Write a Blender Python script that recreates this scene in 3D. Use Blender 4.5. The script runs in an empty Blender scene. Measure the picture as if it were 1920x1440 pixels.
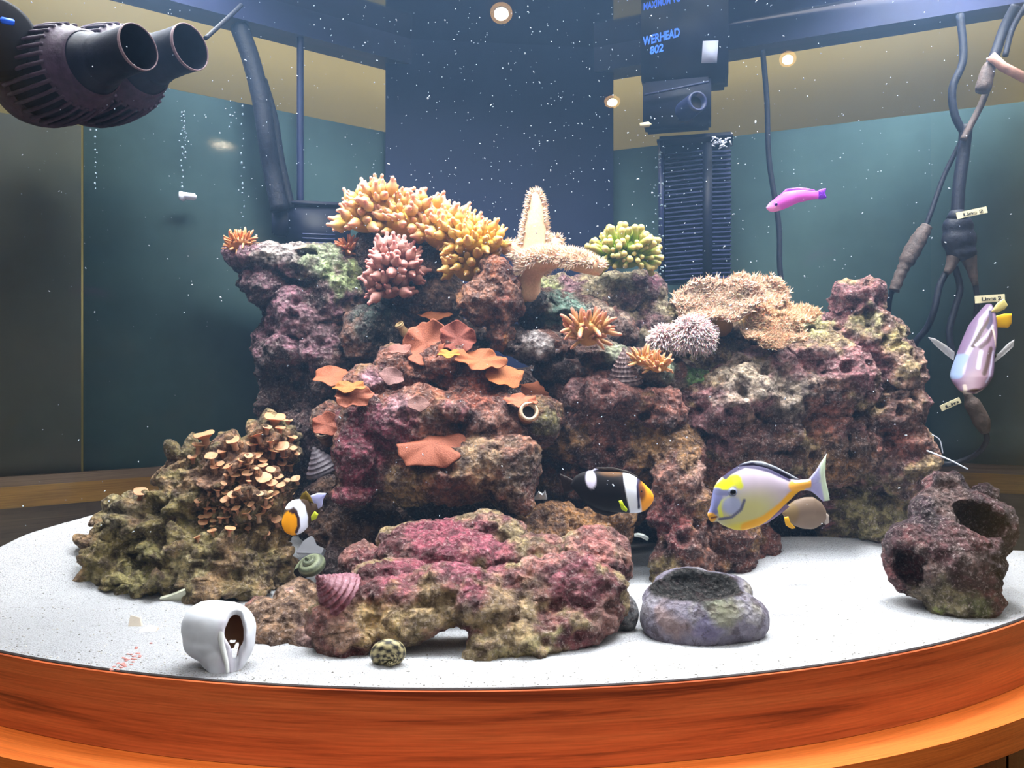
import bpy, bmesh, math, random
import numpy as np
from mathutils import Vector, Matrix, Quaternion
from mathutils.bvhtree import BVHTree
random.seed(7); RNG = np.random.default_rng(7)
SC = bpy.context.scene; COL = SC.collection
PI = math.pi
F = 1480.0; CAMZ = 0.26; HZ = 700.0
def S(r, g, b):
    f = lambda c: (c/255/12.92) if c/255 <= .04045 else ((c/255+.055)/1.055)**2.4
    return (f(r), f(g), f(b))
def P(px, py, Y):                       # a point Y metres into the tank, on the sight line of a photo pixel
    return Vector(((px-960)/F*Y, Y, CAMZ-(py-HZ)/F*Y))
def pm(px, Y): return px/F*Y            # pixel length at depth Y in metres

# ------------------------------------------------------------------ camera, world, lights, exposure
cam_d = bpy.data.cameras.new('camera'); cam = bpy.data.objects.new('camera', cam_d); COL.objects.link(cam)
cam.location = (0, 0, CAMZ); cam.rotation_euler = (PI/2, 0, 0)
cam_d.sensor_width = 36; cam_d.lens = 36*F/1920; cam_d.shift_y = -20/1920; cam_d.clip_start = .01
SC.camera = cam
w = bpy.data.worlds.new('world'); SC.world = w; w.use_nodes = True
w.node_tree.nodes['Background'].inputs[0].default_value = (.55, .6, .7, 1)
w.node_tree.nodes['Background'].inputs[1].default_value = .12
SC.view_settings.view_transform = 'Standard'; SC.view_settings.look = 'None'
SC.view_settings.gamma = 1; SC.view_settings.use_curve_mapping = False
SC.view_settings.exposure = 0.0
def area(name, loc, target, sx, sy, power, col):
    l = bpy.data.lights.new(name, 'AREA'); l.shape = 'RECTANGLE'; l.size = sx; l.size_y = sy
    l.energy = power; l.color = col
    if name.startswith('aquarium'): l.spread = math.radians(112)
    o = bpy.data.objects.new(name, l); COL.objects.link(o); o.location = loc
    d = Vector(target)-Vector(loc); o.rotation_euler = d.to_track_quat('-Z', 'Y').to_euler()
    return o
area('aquarium_lamp', (.02, .96, 1.0), (.02, 1.0, 0), 1.1, .12, 12.5, (.93, .97, 1.0))
area('aquarium_lamp_front', (.0, .82, 1.0), (.0, .9, 0), 0.7, .06, 4, (.86, .93, 1.0))
area('aquarium_fill_left', (-.56, .99, .96), (-.60, 1.0, 0), .24, .2, 8, (.94, .97, 1.0))  # extra fill added to brighten the left pane and the rock below
area('aquarium_fill_right', (.58, 1.0, .96), (.66, 1.0, 0), .24, .2, 8, (.94, .97, 1.0))  # matching extra fill added for the right pane
area('room_fill', (.1, -.15, 1.58), (.1, -.149, 0), 1.6, .9, 46, (1.0, .88, .74))  # unseen soft panel overhead, added as warm fill from the room side
area('wall_fill_left', (-.62, 1.36, 1.55), (-.64, 1.40, .7), .3, .9, 9, (1.0, .9, .7))  # unseen fill added to brighten the ochre wall behind the left pane
area('wall_fill_right', (.75, 1.42, 1.55), (.76, 1.46, .7), .9, .3, 9, (1.0, .9, .7))  # same added fill for the wall behind the right pane

# ------------------------------------------------------------------ noise in numpy
def _hash(ix, iy, iz, s):
    h = (ix.astype(np.int64)*374761393 + iy.astype(np.int64)*668265263 + iz.astype(np.int64)*2147483647 + s*1274126177) & 0xffffffff
    h = ((h ^ (h >> 13))*1274126177) & 0xffffffff
    h = ((h ^ (h >> 16))*2246822519) & 0xffffffff
    return ((h ^ (h >> 15)) & 0xffffff)/float(0xffffff)
def vnoise(p, s=0):
    i = np.floor(p); f = p-i; i = i.astype(np.int64); u = f*f*f*(f*(f*6-15)+10)
    r = 0
    for dx in (0, 1):
        for dy in (0, 1):
            for dz in (0, 1):
                wgt = (u[:, 0] if dx else 1-u[:, 0])*(u[:, 1] if dy else 1-u[:, 1])*(u[:, 2] if dz else 1-u[:, 2])
                r = r + wgt*_hash(i[:, 0]+dx, i[:, 1]+dy, i[:, 2]+dz, s)
    return r*2-1
def fbm(p, s=0, o=3):
    a = 1; t = 0; n = 0
    for k in range(o):
        t = t + a*vnoise(p*2**k+17.3*k, s+k); n += a; a *= .5
    return t/n
def ridged(p, s=0, o=3):
    a = 1; t = 0; n = 0
    for k in range(o):
        t = t + a*(1-2*np.abs(vnoise(p*2**k+9.1*k, s+k))); n += a; a *= .5
    return t/n
def worley(p, s=0):
    i = np.floor(p).astype(np.int64); best = np.full(len(p), 9.); bid = np.zeros(len(p))
    for dx in (-1, 0, 1):
        for dy in (-1, 0, 1):
            for dz in (-1, 0, 1):
                c = i+np.array([dx, dy, dz])
                q = np.stack([c[:, k]+_hash(c[:, 0], c[:, 1], c[:, 2], s+k) for k in range(3)], 1)
                d = np.linalg.norm(p-q, axis=1); m = d < best
                best[m] = d[m]; bid[m] = _hash(c[:, 0], c[:, 1], c[:, 2], s+9)[m]
    return best, bid
def sst(a, b, x): t = np.clip((x-a)/(b-a), 0, 1); return t*t*(3-2*t)

# ------------------------------------------------------------------ materials
def nmat(name):
    m = bpy.data.materials.new(name); m.use_nodes = True
    return m, m.node_tree, m.node_tree.nodes['Principled BSDF']
def N(nt, t, **kw):
    n = nt.nodes.new(t)
    for k, v in kw.items():
        if k.startswith('i_'):
            n.inputs[k[2:].replace('_', ' ')].default_value = v
        else: setattr(n, k, v)
    return n
def noise_node(nt, scale, detail=4, coord='Object', map_scale=None, rough=.6):
    tc = N(nt, 'ShaderNodeTexCoord'); n = N(nt, 'ShaderNodeTexNoise')
    n.inputs['Scale'].default_value = scale; n.inputs['Detail'].default_value = detail; n.inputs['Roughness'].default_value = rough
    if map_scale:
        mp = N(nt, 'ShaderNodeMapping'); mp.inputs['Scale'].default_value = map_scale
        nt.links.new(tc.outputs[coord], mp.inputs['Vector']); nt.links.new(mp.outputs[0], n.inputs['Vector'])
    else: nt.links.new(tc.outputs[coord], n.inputs['Vector'])
    return n
def ramp(nt, src, stops):
    r = N(nt, 'ShaderNodeValToRGB'); e = r.color_ramp.elements
    while len(e) < len(stops): e.new(.5)
    for k, (p, c) in enumerate(stops): e[k].position = p; e[k].color = (*c, 1) if len(c) == 3 else c
    nt.links.new(src, r.inputs[0]); return r
def mixc(nt, fac, a, b, mode='MIX'):
    m = N(nt, 'ShaderNodeMix', data_type='RGBA', blend_type=mode)
    for sock, v in ((m.inputs[0], fac), (m.inputs[6], a), (m.inputs[7], b)):
        if hasattr(v, 'type') and hasattr(v, 'links'): nt.links.new(v, sock)
        elif isinstance(v, (int, float)): sock.default_value = v
        else: sock.default_value = (*v, 1)
    return m.outputs[2]
def plain(name, col, rough=.6, spec=.5, metal=0, bump=0, bscale=60, var=0, coat=0, sss=0):
    m, nt, b = nmat(name)
    b.inputs['Base Color'].default_value = (*col, 1); b.inputs['Roughness'].default_value = rough
    b.inputs['Specular IOR Level'].default_value = spec; b.inputs['Metallic'].default_value = metal
    b.inputs['Coat Weight'].default_value = coat
    if sss: b.inputs['Subsurface Weight'].default_value = sss; b.inputs['Subsurface Scale'].default_value = .01
    if var or bump:
        n = noise_node(nt, bscale, 6)
        if var:
            r = ramp(nt, n.outputs['Fac'], [(.3, tuple(c*(1-var) for c in col)), (.7, tuple(min(1, c*(1+var)) for c in col))])
            nt.links.new(r.outputs[0], b.inputs['Base Color'])
        if bump:
            bp = N(nt, 'ShaderNodeBump'); bp.inputs['Strength'].default_value = bump; bp.inputs['Distance'].default_value = .002
            nt.links.new(n.outputs['Fac'], bp.inputs['Height']); nt.links.new(bp.outputs[0], b.inputs['Normal'])
    return m
def attr_mat(name, rough=.5, spec=.4, sss=0, bump=0, bscale=300, var=.0, trans=0):
    m, nt, b = nmat(name)
    a = N(nt, 'ShaderNodeAttribute', attribute_name='Col'); src = a.outputs['Color']
    n = noise_node(nt, bscale, 5) if (bump or var) else None
    if var:
        r = ramp(nt, n.outputs['Fac'], [(.3, (1-var,)*3), (.7, (1+var,)*3)])
        src = mixc(nt, 1.0, src, r.outputs[0], 'MULTIPLY')
    nt.links.new(src, b.inputs['Base Color'])
    b.inputs['Roughness'].default_value = rough; b.inputs['Specular IOR Level'].default_value = spec
    if sss:
        b.inputs['Subsurface Weight'].default_value = sss; b.inputs['Subsurface Scale'].default_value = .006
    if bump:
        bp = N(nt, 'ShaderNodeBump'); bp.inputs['Strength'].default_value = bump; bp.inputs['Distance'].default_value = .002
        nt.links.new(n.outputs['Fac'], bp.inputs['Height']); nt.links.new(bp.outputs[0], b.inputs['Normal'])
    if trans:
        out = nt.nodes['Material Output']; tl = N(nt, 'ShaderNodeBsdfTranslucent'); nt.links.new(src, tl.inputs[0])
        mx = N(nt, 'ShaderNodeMixShader'); mx.inputs[0].default_value = trans
        nt.links.new(b.outputs[0], mx.inputs[1]); nt.links.new(tl.outputs[0], mx.inputs[2]); nt.links.new(mx.outputs[0], out.inputs[0])
    return m
def rock_material(name='live_rock', contrast=1.0, speck=.55):
    m, nt, b = nmat(name)
    a = N(nt, 'ShaderNodeAttribute', attribute_name='Col')
    n1 = noise_node(nt, 95, 8, rough=.68)
    r1 = ramp(nt, n1.outputs['Fac'], [(.37, (.34, .27, .26)), (.5, (.92,)*3), (.61, (1.75, 1.68, 1.6))])
    c = mixc(nt, contrast, a.outputs['Color'], r1.outputs[0], 'MULTIPLY')
    n2 = noise_node(nt, 330, 5, rough=.7)
    r2 = ramp(nt, n2.outputs['Fac'], [(.545, (0, 0, 0)), (.61, (1, 1, 1))])
    k = N(nt, 'ShaderNodeMath', operation='MULTIPLY'); nt.links.new(r2.outputs[0], k.inputs[0]); k.inputs[1].default_value = speck
    lite = mixc(nt, .6, a.outputs['Color'], S(245, 222, 214))
    c = mixc(nt, k.outputs[0], c, lite)
    n4 = noise_node(nt, 45, 6, rough=.7)
    r4 = ramp(nt, n4.outputs['Fac'], [(.43, (1, 1, 1)), (.47, (0, 0, 0))])
    k4 = N(nt, 'ShaderNodeMath', operation='MULTIPLY'); nt.links.new(r4.outputs[0], k4.inputs[0]); k4.inputs[1].default_value = .5
    c = mixc(nt, k4.outputs[0], c, S(62, 34, 36))
    nt.links.new(c, b.inputs['Base Color']); b.inputs['Roughness'].default_value = .62
    b.inputs['Specular IOR Level'].default_value = .45
    vo = N(nt, 'ShaderNodeTexVoronoi'); vo.inputs['Scale'].default_value = 170
    tc = N(nt, 'ShaderNodeTexCoord'); nt.links.new(tc.outputs['Object'], vo.inputs['Vector'])
    n3 = noise_node(nt, 240, 8, rough=.72)
    ad = N(nt, 'ShaderNodeMath', operation='ADD'); nt.links.new(vo.outputs['Distance'], ad.inputs[0]); nt.links.new(n3.outputs['Fac'], ad.inputs[1])
    bp = N(nt, 'ShaderNodeBump'); bp.inputs['Strength'].default_value = 1; bp.inputs['Distance'].default_value = .010
    nt.links.new(ad.outputs[0], bp.inputs['Height']); nt.links.new(bp.outputs[0], b.inputs['Normal'])
    return m
def wood_material(name, c0, c1, c2, uvscale=(1.2, 26, 1), rough=.35):
    m, nt, b = nmat(name)
    n = noise_node(nt, 2.2, 7, 'UV', uvscale, .62); n.inputs['Distortion'].default_value = .5
    n2 = noise_node(nt, 5, 5, 'UV', (3, 120, 1), .6)
    r = ramp(nt, n.outputs['Fac'], [(.33, c0), (.46, c1), (.7, c2)])
    r2 = ramp(nt, n2.outputs['Fac'], [(.3, (.72,)*3), (.6, (1.06,)*3)])
    c = mixc(nt, 1.0, r.outputs[0], r2.outputs[0], 'MULTIPLY')
    nt.links.new(c, b.inputs['Base Color']); b.inputs['Roughness'].default_value = rough
    b.inputs['Coat Weight'].default_value = .15; b.inputs['Coat Roughness'].default_value = .25
    bp = N(nt, 'ShaderNodeBump'); bp.inputs['Strength'].default_value = .25; bp.inputs['Distance'].default_value = .0006
    nt.links.new(n2.outputs['Fac'], bp.inputs['Height']); nt.links.new(bp.outputs[0], b.inputs['Normal'])
    return m
def glass_material(name, ior=1.33, rough=.0, tint=(1, 1, 1), film=0):
    m = bpy.data.materials.new(name); m.use_nodes = True; nt = m.node_tree; nt.nodes.clear()
    out = N(nt, 'ShaderNodeOutputMaterial'); tr = N(nt, 'ShaderNodeBsdfTransparent'); gl = N(nt, 'ShaderNodeBsdfGlossy')
    tr.inputs[0].default_value = (*tint, 1); gl.inputs['Roughness'].default_value = rough
    fr = N(nt, 'ShaderNodeFresnel'); fr.inputs['IOR'].default_value = ior
    mx = N(nt, 'ShaderNodeMixShader'); nt.links.new(fr.outputs[0], mx.inputs[0]); nt.links.new(tr.outputs[0], mx.inputs[1]); nt.links.new(gl.outputs[0], mx.inputs[2])
    last = mx.outputs[0]
    if film:
        df = N(nt, 'ShaderNodeBsdfDiffuse'); df.inputs[0].default_value = (.5, .6, .62, 1)
        n = noise_node(nt, 6, 6); r = ramp(nt, n.outputs['Fac'], [(.3, (film*.3,)*3), (.75, (film*1.6,)*3)])
        m2 = N(nt, 'ShaderNodeMixShader'); nt.links.new(r.outputs[0], m2.inputs[0]); nt.links.new(last, m2.inputs[1]); nt.links.new(df.outputs[0], m2.inputs[2]); last = m2.outputs[0]
    nt.links.new(last, out.inputs[0]); return m
M = {}
M['rock'] = rock_material()
M['rock_soft'] = rock_material('smooth_coralline_rock', .8, .5)
M['hollow'] = rock_material('smooth_hollow_rock', .28, .15)
M['knob'] = rock_material('branching_rock', .85, .45)
M['flesh'] = attr_mat('coral_flesh', .45, .35, .25, .15, 400, .12, .18)
M['disc'] = attr_mat('mushroom_flesh', .55, .25, .0, .5, 700, .3, .12)
M['fish'] = attr_mat('fish_skin', .55, .22)
M['shell'] = attr_mat('shell', .5, .4, 0, .3, 500, .25)
M['smooth_shell'] = attr_mat('worn_shell', .45, .4, 0, .08, 120, .06)
M['black'] = plain('black_plastic', S(12, 15, 34), .45, .25, bump=.1, var=.3, bscale=40)
M['pump'] = plain('pump_plastic', S(52, 34, 50), .55, .25, bump=.5, bscale=130, var=.45)
M['pump_dark'] = plain('pump_dark_plastic', S(16, 15, 30), .5, .2, bump=.3, bscale=100, var=.4)
M['navy'] = plain('navy_acrylic', S(20, 30, 62), .55, .25, var=.18, bscale=7)
M['rim'] = plain('rim_plastic', S(30, 36, 70), .35, .6, var=.25, bscale=12)
M['cable'] = plain('cable_rubber', S(16, 19, 32), .5, .25, bump=.5, bscale=160, var=.5)
M['cable_brown'] = plain('brown_algae_cable', S(62, 50, 46), .7, .3, bump=.8, bscale=160, var=.5)
M['white'] = plain('white_plastic', S(205, 208, 222), .5)
M['label'] = plain('paper_label', S(196, 186, 150), .7)
M['ink'] = plain('ink', S(25, 25, 30), .7)
M['blue'] = plain('blue_print', S(0, 96, 235), .5)
M['wood'] = wood_material('cherry_wood', S(112, 50, 32), S(184, 92, 54), S(202, 112, 68))
M['ledge'] = wood_material('orange_wood', S(184, 92, 40), S(206, 110, 50), S(214, 120, 58), (.8, 20, 1), .3)
M['stand'] = wood_material('stand_wood', S(120, 60, 38), S(160, 84, 52), S(174, 98, 60), (40, 1, 1), .4)
M['backwood'] = wood_material('pale_trim_wood', S(150, 105, 50), S(185, 132, 62), S(205, 155, 80), (1, 22, 1), .5)
M['glass'] = glass_material('front_glass', 1.38)
M['backglass'] = glass_material('back_glass', 1.25, .05, (.93, .98, .98))
M['water'] = glass_material('water_surface', 1.25, .08, (.96, .98, 1))
def haze(nt):
    v = N(nt, 'ShaderNodeVolumeScatter'); v.inputs['Color'].default_value = (.34, .60, 1, 1); v.inputs['Density'].default_value = .095; v.inputs['Anisotropy'].default_value = .3
    out = [n for n in nt.nodes if n.type == 'OUTPUT_MATERIAL'][0]; nt.links.new(v.outputs[0], out.inputs['Volume'])
haze(M['water'].node_tree)
M['haze'] = bpy.data.materials.new('water_body'); M['haze'].use_nodes = True; _nt = M['haze'].node_tree; _nt.nodes.clear()
_nt.links.new(N(_nt, 'ShaderNodeBsdfTransparent').outputs[0], N(_nt, 'ShaderNodeOutputMaterial').inputs[0]); haze(_nt)

# ------------------------------------------------------------------ geometry helpers
ORG = {}
def tag(o, label=None, cat=None, group=None, kind=None):
    if label: o['label'] = label
    if cat: o['category'] = cat
    if group: o['group'] = group
    if kind: o['kind'] = kind
    return o
def thing(name, loc, label, cat, group=None):
    o = bpy.data.objects.new(name, None); o.empty_display_size = .01; COL.objects.link(o); o.location = loc
    ORG[o.name] = Vector(loc); return tag(o, label, cat, group)
def mk(name, VF, mat, parent=None, cols=None, smooth=True, origin=None, uv=None):
    V, Fc = VF; V = np.asarray(V, float)
    if parent is not None: org = ORG[parent.name]
    elif origin is not None: org = Vector(origin)
    else: org = Vector(((V[:, 0].min()+V[:, 0].max())/2, (V[:, 1].min()+V[:, 1].max())/2, V[:, 2].min()))
    me = bpy.data.meshes.new(name)
    Vl = V-np.array(org)
    me.from_pydata(Vl.tolist(), [], Fc.tolist() if isinstance(Fc, np.ndarray) else Fc); me.update()
    if smooth: me.polygons.foreach_set('use_smooth', [True]*len(me.polygons))
    if cols is not None:
        a = me.color_attributes.new('Col', 'FLOAT_COLOR', 'POINT')
        c = np.ones((len(V), 4), np.float32); c[:, :3] = np.clip(cols, 0, 1); a.data.foreach_set('color', c.ravel())
    if uv is not None:
        ul = me.uv_layers.new(name='UVMap'); li = np.zeros(len(me.loops), int); me.loops.foreach_get('vertex_index', li)
        ul.data.foreach_set('uv', np.asarray(uv, np.float32)[li].ravel())
    me.materials.append(mat)
    o = bpy.data.objects.new(name, me); COL.objects.link(o)
    if parent is not None: o.parent = parent
    else: o.location = org
    ORG[o.name] = org
    return o
def join(lst):
    Vs = []; Fs = []; n = 0
    for V, Fc in lst:
        V = np.asarray(V, float).reshape(-1, 3); Vs.append(V); Fs += [[i+n for i in f] for f in (Fc.tolist() if isinstance(Fc, np.ndarray) else Fc)]; n += len(V)
    return np.concatenate(Vs), Fs
def box(c, s, R=None, bev=0):
    sx, sy, sz = [k/2 for k in s]
    if bev:
        b = bev; pts = []; 
        bm = bmesh.new(); bmesh.ops.create_cube(bm, size=1)
        for v in bm.verts: v.co = Vector((v.co.x*s[0], v.co.y*s[1], v.co.z*s[2]))
        bmesh.ops.bevel(bm, geom=bm.edges[:], offset=b, segments=2, affect='EDGES')
        V = np.array([v.co[:] for v in bm.verts]); Fc = [[v.index for v in f.verts] for f in bm.faces]; bm.free()
    else:
        V = np.array([(x*sx, y*sy, z*sz) for x in (-1, 1) for y in (-1, 1) for z in (-1, 1)])
        Fc = [[0, 1, 3, 2], [4, 6, 7, 5], [0, 4, 5, 1], [2, 3, 7, 6], [0, 2, 6, 4], [1, 5, 7, 3]]
    if R is not None: V = V@np.array(R).T
    return V+np.array(c), Fc
def frame(d):
    d = Vector(d).normalized(); q = d.to_track_quat('Z', 'Y'); return np.array(q.to_matrix())
def tube(pts, rad, n=10, cap=True, closed_tip=False):
    pts = [Vector(p) for p in pts]; m = len(pts)
    if not hasattr(rad, '__len__'): rad = [rad]*m
    V = []; Fc = []; prev = None
    for i in range(m):
        t = (pts[min(i+1, m-1)]-pts[max(i-1, 0)]).normalized()
        if prev is None:
            u = t.orthogonal().normalized()
        else:
            u = (prev-t*prev.dot(t)); u = u.normalized() if u.length > 1e-6 else t.orthogonal().normalized()
        prev = u; v = t.cross(u)
        for k in range(n):
            a = 2*PI*k/n; V.append(pts[i]+(u*math.cos(a)+v*math.sin(a))*rad[i])
    for i in range(m-1):
        for k in range(n):
            a = i*n+k; b = i*n+(k+1) % n; Fc.append([a, b, b+n, a+n])
    if cap:
        V.append(pts[0]); V.append(pts[-1]); c0 = len(V)-2
        for k in range(n):
            Fc.append([c0, (k+1) % n, k]); Fc.append([c0+1, (m-1)*n+k, (m-1)*n+(k+1) % n])
    return np.array([v[:] for v in V]), Fc
def catmull(pts, k=6):
    pts = [Vector(p) for p in pts]; out = []
    for i in range(len(pts)-1):
        p0 = pts[max(i-1, 0)]; p1 = pts[i]; p2 = pts[i+1]; p3 = pts[min(i+2, len(pts)-1)]
        for j in range(k):
            t = j/k
            out.append(.5*((2*p1)+(p2-p0)*t+(2*p0-5*p1+4*p2-p3)*t*t+(3*p1-p0-3*p2+p3)*t**3))
    out.append(pts[-1]); return out
def lathe(prof, n=32, origin=(0, 0, 0), axis=(0, 0, 1), arc=2*PI, cap=False):
    R = frame(axis); V = []; Fc = []
    for r, z in prof:
        for k in range(n):
            a = arc*k/n; V.append((r*math.cos(a), r*math.sin(a), z))
    m = len(prof)
    for i in range(m-1):
        for k in range(n):
            a = i*n+k; b = i*n+(k+1) % n; Fc.append([a, b, b+n, a+n])
    return np.array(V)@R.T+np.array(origin), Fc
def ico(sub=3):
    bm = bmesh.new(); bmesh.ops.create_icosphere(bm, subdivisions=sub, radius=1)
    V = np.array([v.co[:] for v in bm.verts]); Fc = [[v.index for v in f.verts] for f in bm.faces]; bm.free(); return V, Fc
ICO = {k: ico(k) for k in (1, 2, 3)}
def ell(c, r, rot=0, sub=3, R=None, tilt=0):
    V, Fc = ICO[sub]; V = V*np.array(r)
    if rot or tilt: R = np.array((Matrix.Rotation(tilt, 3, 'X')@Matrix.Rotation(-rot, 3, 'Y')))
    if R is not None: V = V@np.array(R).T
    return V+np.array(c), Fc
def bl(px, py, Y, rx, ry, rd=None, rot=0):     # ellipsoid blob sized in photo pixels at depth Y
    rd = rd if rd is not None else (rx+ry)/2
    return ell(P(px, py, Y), (pm(rx, Y), pm(rd, Y), pm(ry, Y)), math.radians(rot))
def remeshed(parts, voxel, smooth=0, cuts=None):
    V, Fc = join(parts); me = bpy.data.meshes.new('tmp'); me.from_pydata(V.tolist(), [], Fc); me.update()
    o = bpy.data.objects.new('tmp', me); COL.objects.link(o); kill = [o]
    m = o.modifiers.new('r', 'REMESH'); m.mode = 'VOXEL'; m.voxel_size = voxel
    if cuts:
        V2, F2 = join(cuts); me2 = bpy.data.meshes.new('tmp2'); me2.from_pydata(V2.tolist(), [], F2); me2.update()
        c = bpy.data.objects.new('tmp2', me2); COL.objects.link(c); kill.append(c)
        m2 = c.modifiers.new('r', 'REMESH'); m2.mode = 'VOXEL'; m2.voxel_size = voxel*1.3
        b = o.modifiers.new('b', 'BOOLEAN'); b.operation = 'DIFFERENCE'; b.object = c
        try: b.solver = 'MANIFOLD'
        except Exception: b.solver = 'EXACT'
        m3 = o.modifiers.new('r2', 'REMESH'); m3.mode = 'VOXEL'; m3.voxel_size = voxel
    if smooth:
        s = o.modifiers.new('s', 'SMOOTH'); s.factor = .5; s.iterations = smooth
    dg = bpy.context.evaluated_depsgraph_get(); ev = o.evaluated_get(dg); em = ev.to_mesh()
    nv = len(em.vertices); co = np.zeros(nv*3); em.vertices.foreach_get('co', co); co = co.reshape(-1, 3)
    nn = np.zeros(nv*3); em.vertex_normals.foreach_get('vector', nn); nn = nn.reshape(-1, 3)
    ls = np.zeros(len(em.polygons), int); em.polygons.foreach_get('loop_total', ls)
    li = np.zeros(len(em.loops), int); em.loops.foreach_get('vertex_index', li)
    fcs = [list(x) for x in np.split(li, np.cumsum(ls)[:-1])] if not (ls == 4).all() else li.reshape(-1, 4)
    ev.to_mesh_clear()
    for k in kill: d = k.data; bpy.data.objects.remove(k); bpy.data.meshes.remove(d)
    return co, nn, fcs
RK = np.array(Matrix.Rotation(math.radians(-25), 3, 'Y'))
ROCKV = []; ROCKF = []; RN = 0
def rock(name, label, parts, pal, spots=(), voxel=.0027, lump=.012, ridge=.007, pit=.006, knob=0, fine=.0022, seed=1, cuts=None, smooth=3, mat=None, cs=1.0, cat='rock', inner_dark=None):
    global RN
    co, nn, fcs = remeshed(parts, voxel, smooth, cuts)
    d = lump*fbm(co/.06, seed, 2) + ridge*ridged(co/.03, seed+5, 3)
    if pit:
        f1, bid = worley(co/.022, seed+20); d -= pit*(1-sst(.12, .5, f1))*(bid > .45)*1.6
    if knob:
        q = co.copy(); q += .006*np.stack([vnoise(co/.02, seed+60+k) for k in range(3)], 1)
        f1, bid = worley((q@RK)/np.array([.034, .024, .020]), seed+30); d += knob*(sst(.75, .1, f1)*(.5+bid))-knob*.5
    d += fine*ridged(co/.009, seed+40, 2)+fine*.8*vnoise(co/.004, seed+44)
    co = co+nn*d[:, None]
    co += .5*fine*np.stack([vnoise(co/.007, seed+70+k) for k in range(3)], 1)
    # colours: palette patches, then painted spots; some darken recesses and lower parts
    des = lambda c: tuple(.87*k+.13*(sum(c)/3)+3 for k in c)
    pal = [np.array(S(*des(c))) for c in pal]
    c = np.tile(pal[0], (len(co), 1))
    for k, pc in enumerate(pal[1:]):
        n = fbm(co/(.045*cs)+k*31, seed+80+k*7, 4); t = sst(.02, .22, n)[:, None]; c = c*(1-t)+pc*t
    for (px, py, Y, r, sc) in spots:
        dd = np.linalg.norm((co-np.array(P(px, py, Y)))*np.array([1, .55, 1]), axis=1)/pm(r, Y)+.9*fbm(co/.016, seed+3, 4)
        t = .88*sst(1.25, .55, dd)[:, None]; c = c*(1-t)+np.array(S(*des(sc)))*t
    if inner_dark:  # surface inside the cuts is coloured dark
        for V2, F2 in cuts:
            cc_ = V2.mean(0); ax = (V2.max(0)-V2.min(0))/2; dd = np.linalg.norm((co-cc_)/ax, axis=1); t = sst(1.16, 1.04, dd)[:, None]; c = c*(1-t)+np.array(S(*inner_dark))*t
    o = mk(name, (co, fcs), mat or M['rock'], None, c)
    tag(o, label, cat)
    tri = []; 
    ROCKV.append(co); ROCKF.extend([[int(i)+RN for i in f] for f in (fcs.tolist() if isinstance(fcs, np.ndarray) else fcs)]); RN += len(co)
    return o
BVH = None
def hit(px, py, default=1.0):
    d = (P(px, py, 1)-Vector((0, 0, CAMZ))).normalized()
    loc, nor, idx, dist = BVH.ray_cast(Vector((0, 0, CAMZ)), d)
    if loc is None: return P(px, py, default), Vector((0, -1, .3)).normalized()
    if nor.dot(d) > 0: nor = -nor
    return loc, nor

# ------------------------------------------------------------------ tank plan
LP0 = Vector((-.522, 1.114)); LD = Vector((.242, .179)); RP0 = Vector((.358, 1.309)); RD = Vector((.369, -.165))
CX, CY, CR = -.0568, 1.701, 1.05
def lp(s): return LP0+LD*s
def rp(s): return RP0+RD*s
def isect(a, da, b, db):
    det = da.x*(-db.y)+db.x*da.y; r = b-a; t = (r.x*(-db.y)+db.x*r.y)/det; return a+da*t
CORNER = isect(LP0, LD, RP0, RD)
def front_y(x, R=CR): return CY-math.sqrt(max(R*R-(x-CX)**2, 0))
def arc_pts(R, xa, xb, n):
    a0 = math.asin((xa-CX)/CR); a1 = math.asin((xb-CX)/CR)
    return [(CX+R*math.sin(a0+(a1-a0)*k/n), CY-R*math.cos(a0+(a1-a0)*k/n)) for k in range(n+1)]
XA, XB = -.80, .80
def extr(pts, z0, z1, th=None):
    V = []; Fc = []; m = len(pts)
    for (x, y) in pts: V += [(x, y, z0), (x, y, z1)]
    for i in range(m-1): Fc.append([2*i, 2*i+2, 2*i+3, 2*i+1])
    return np.array(V), Fc
def band(R0, R1, z0, z1, xa=XA, xb=XB, n=96):      # curved solid band between two radii
    A = arc_pts(R1, xa, xb, n); B = arc_pts(R0, xa, xb, n); V = []; Fc = []; uv = []
    for i in range(n+1):
        u = i/n*1.8
        V += [(*A[i], z0), (*A[i], z1), (*B[i], z1), (*B[i], z0)]; uv += [(u, 0), (u, z1-z0), (u, z1-z0+abs(R1-R0)), (u, 2*(z1-z0))]
    for i in range(n):
        for k in range(4):
            a = 4*i+k; b = 4*i+(k+1) % 4; Fc.append([a, a+4, b+4, b])
    return (np.array(V), Fc), np.array(uv)
def offs(pts, d):    # offset a 2-point wall line away from the tank
    a, b = pts; t = (b-a).normalized(); nrm = Vector((-t.y, t.x))
    if nrm.dot((a+b)/2-Vector((0, .9))) < 0: nrm = -nrm
    return a+nrm*d, b+nrm*d
def slab(a, b, z0, z1, th, outward=True):
    a2, b2 = offs((a, b), th); L = (b-a).length
    V = [(a.x, a.y, z0), (b.x, b.y, z0), (b.x, b.y, z1), (a.x, a.y, z1), (a2.x, a2.y, z0), (b2.x, b2.y, z0), (b2.x, b2.y, z1), (a2.x, a2.y, z1)]
    Fc = [[0, 1, 2, 3], [5, 4, 7, 6], [0, 4, 5, 1], [3, 2, 6, 7], [0, 3, 7, 4], [1, 5, 6, 2]]
    uv = [(0, z0), (L, z0), (L, z1), (0, z1), (0, z0+.02), (L, z0+.02), (L, z1+.02), (0, z1+.02)]
    return (np.array(V), Fc), np.array(uv)
def struct(o): o['kind'] = 'structure'; return o

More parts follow.
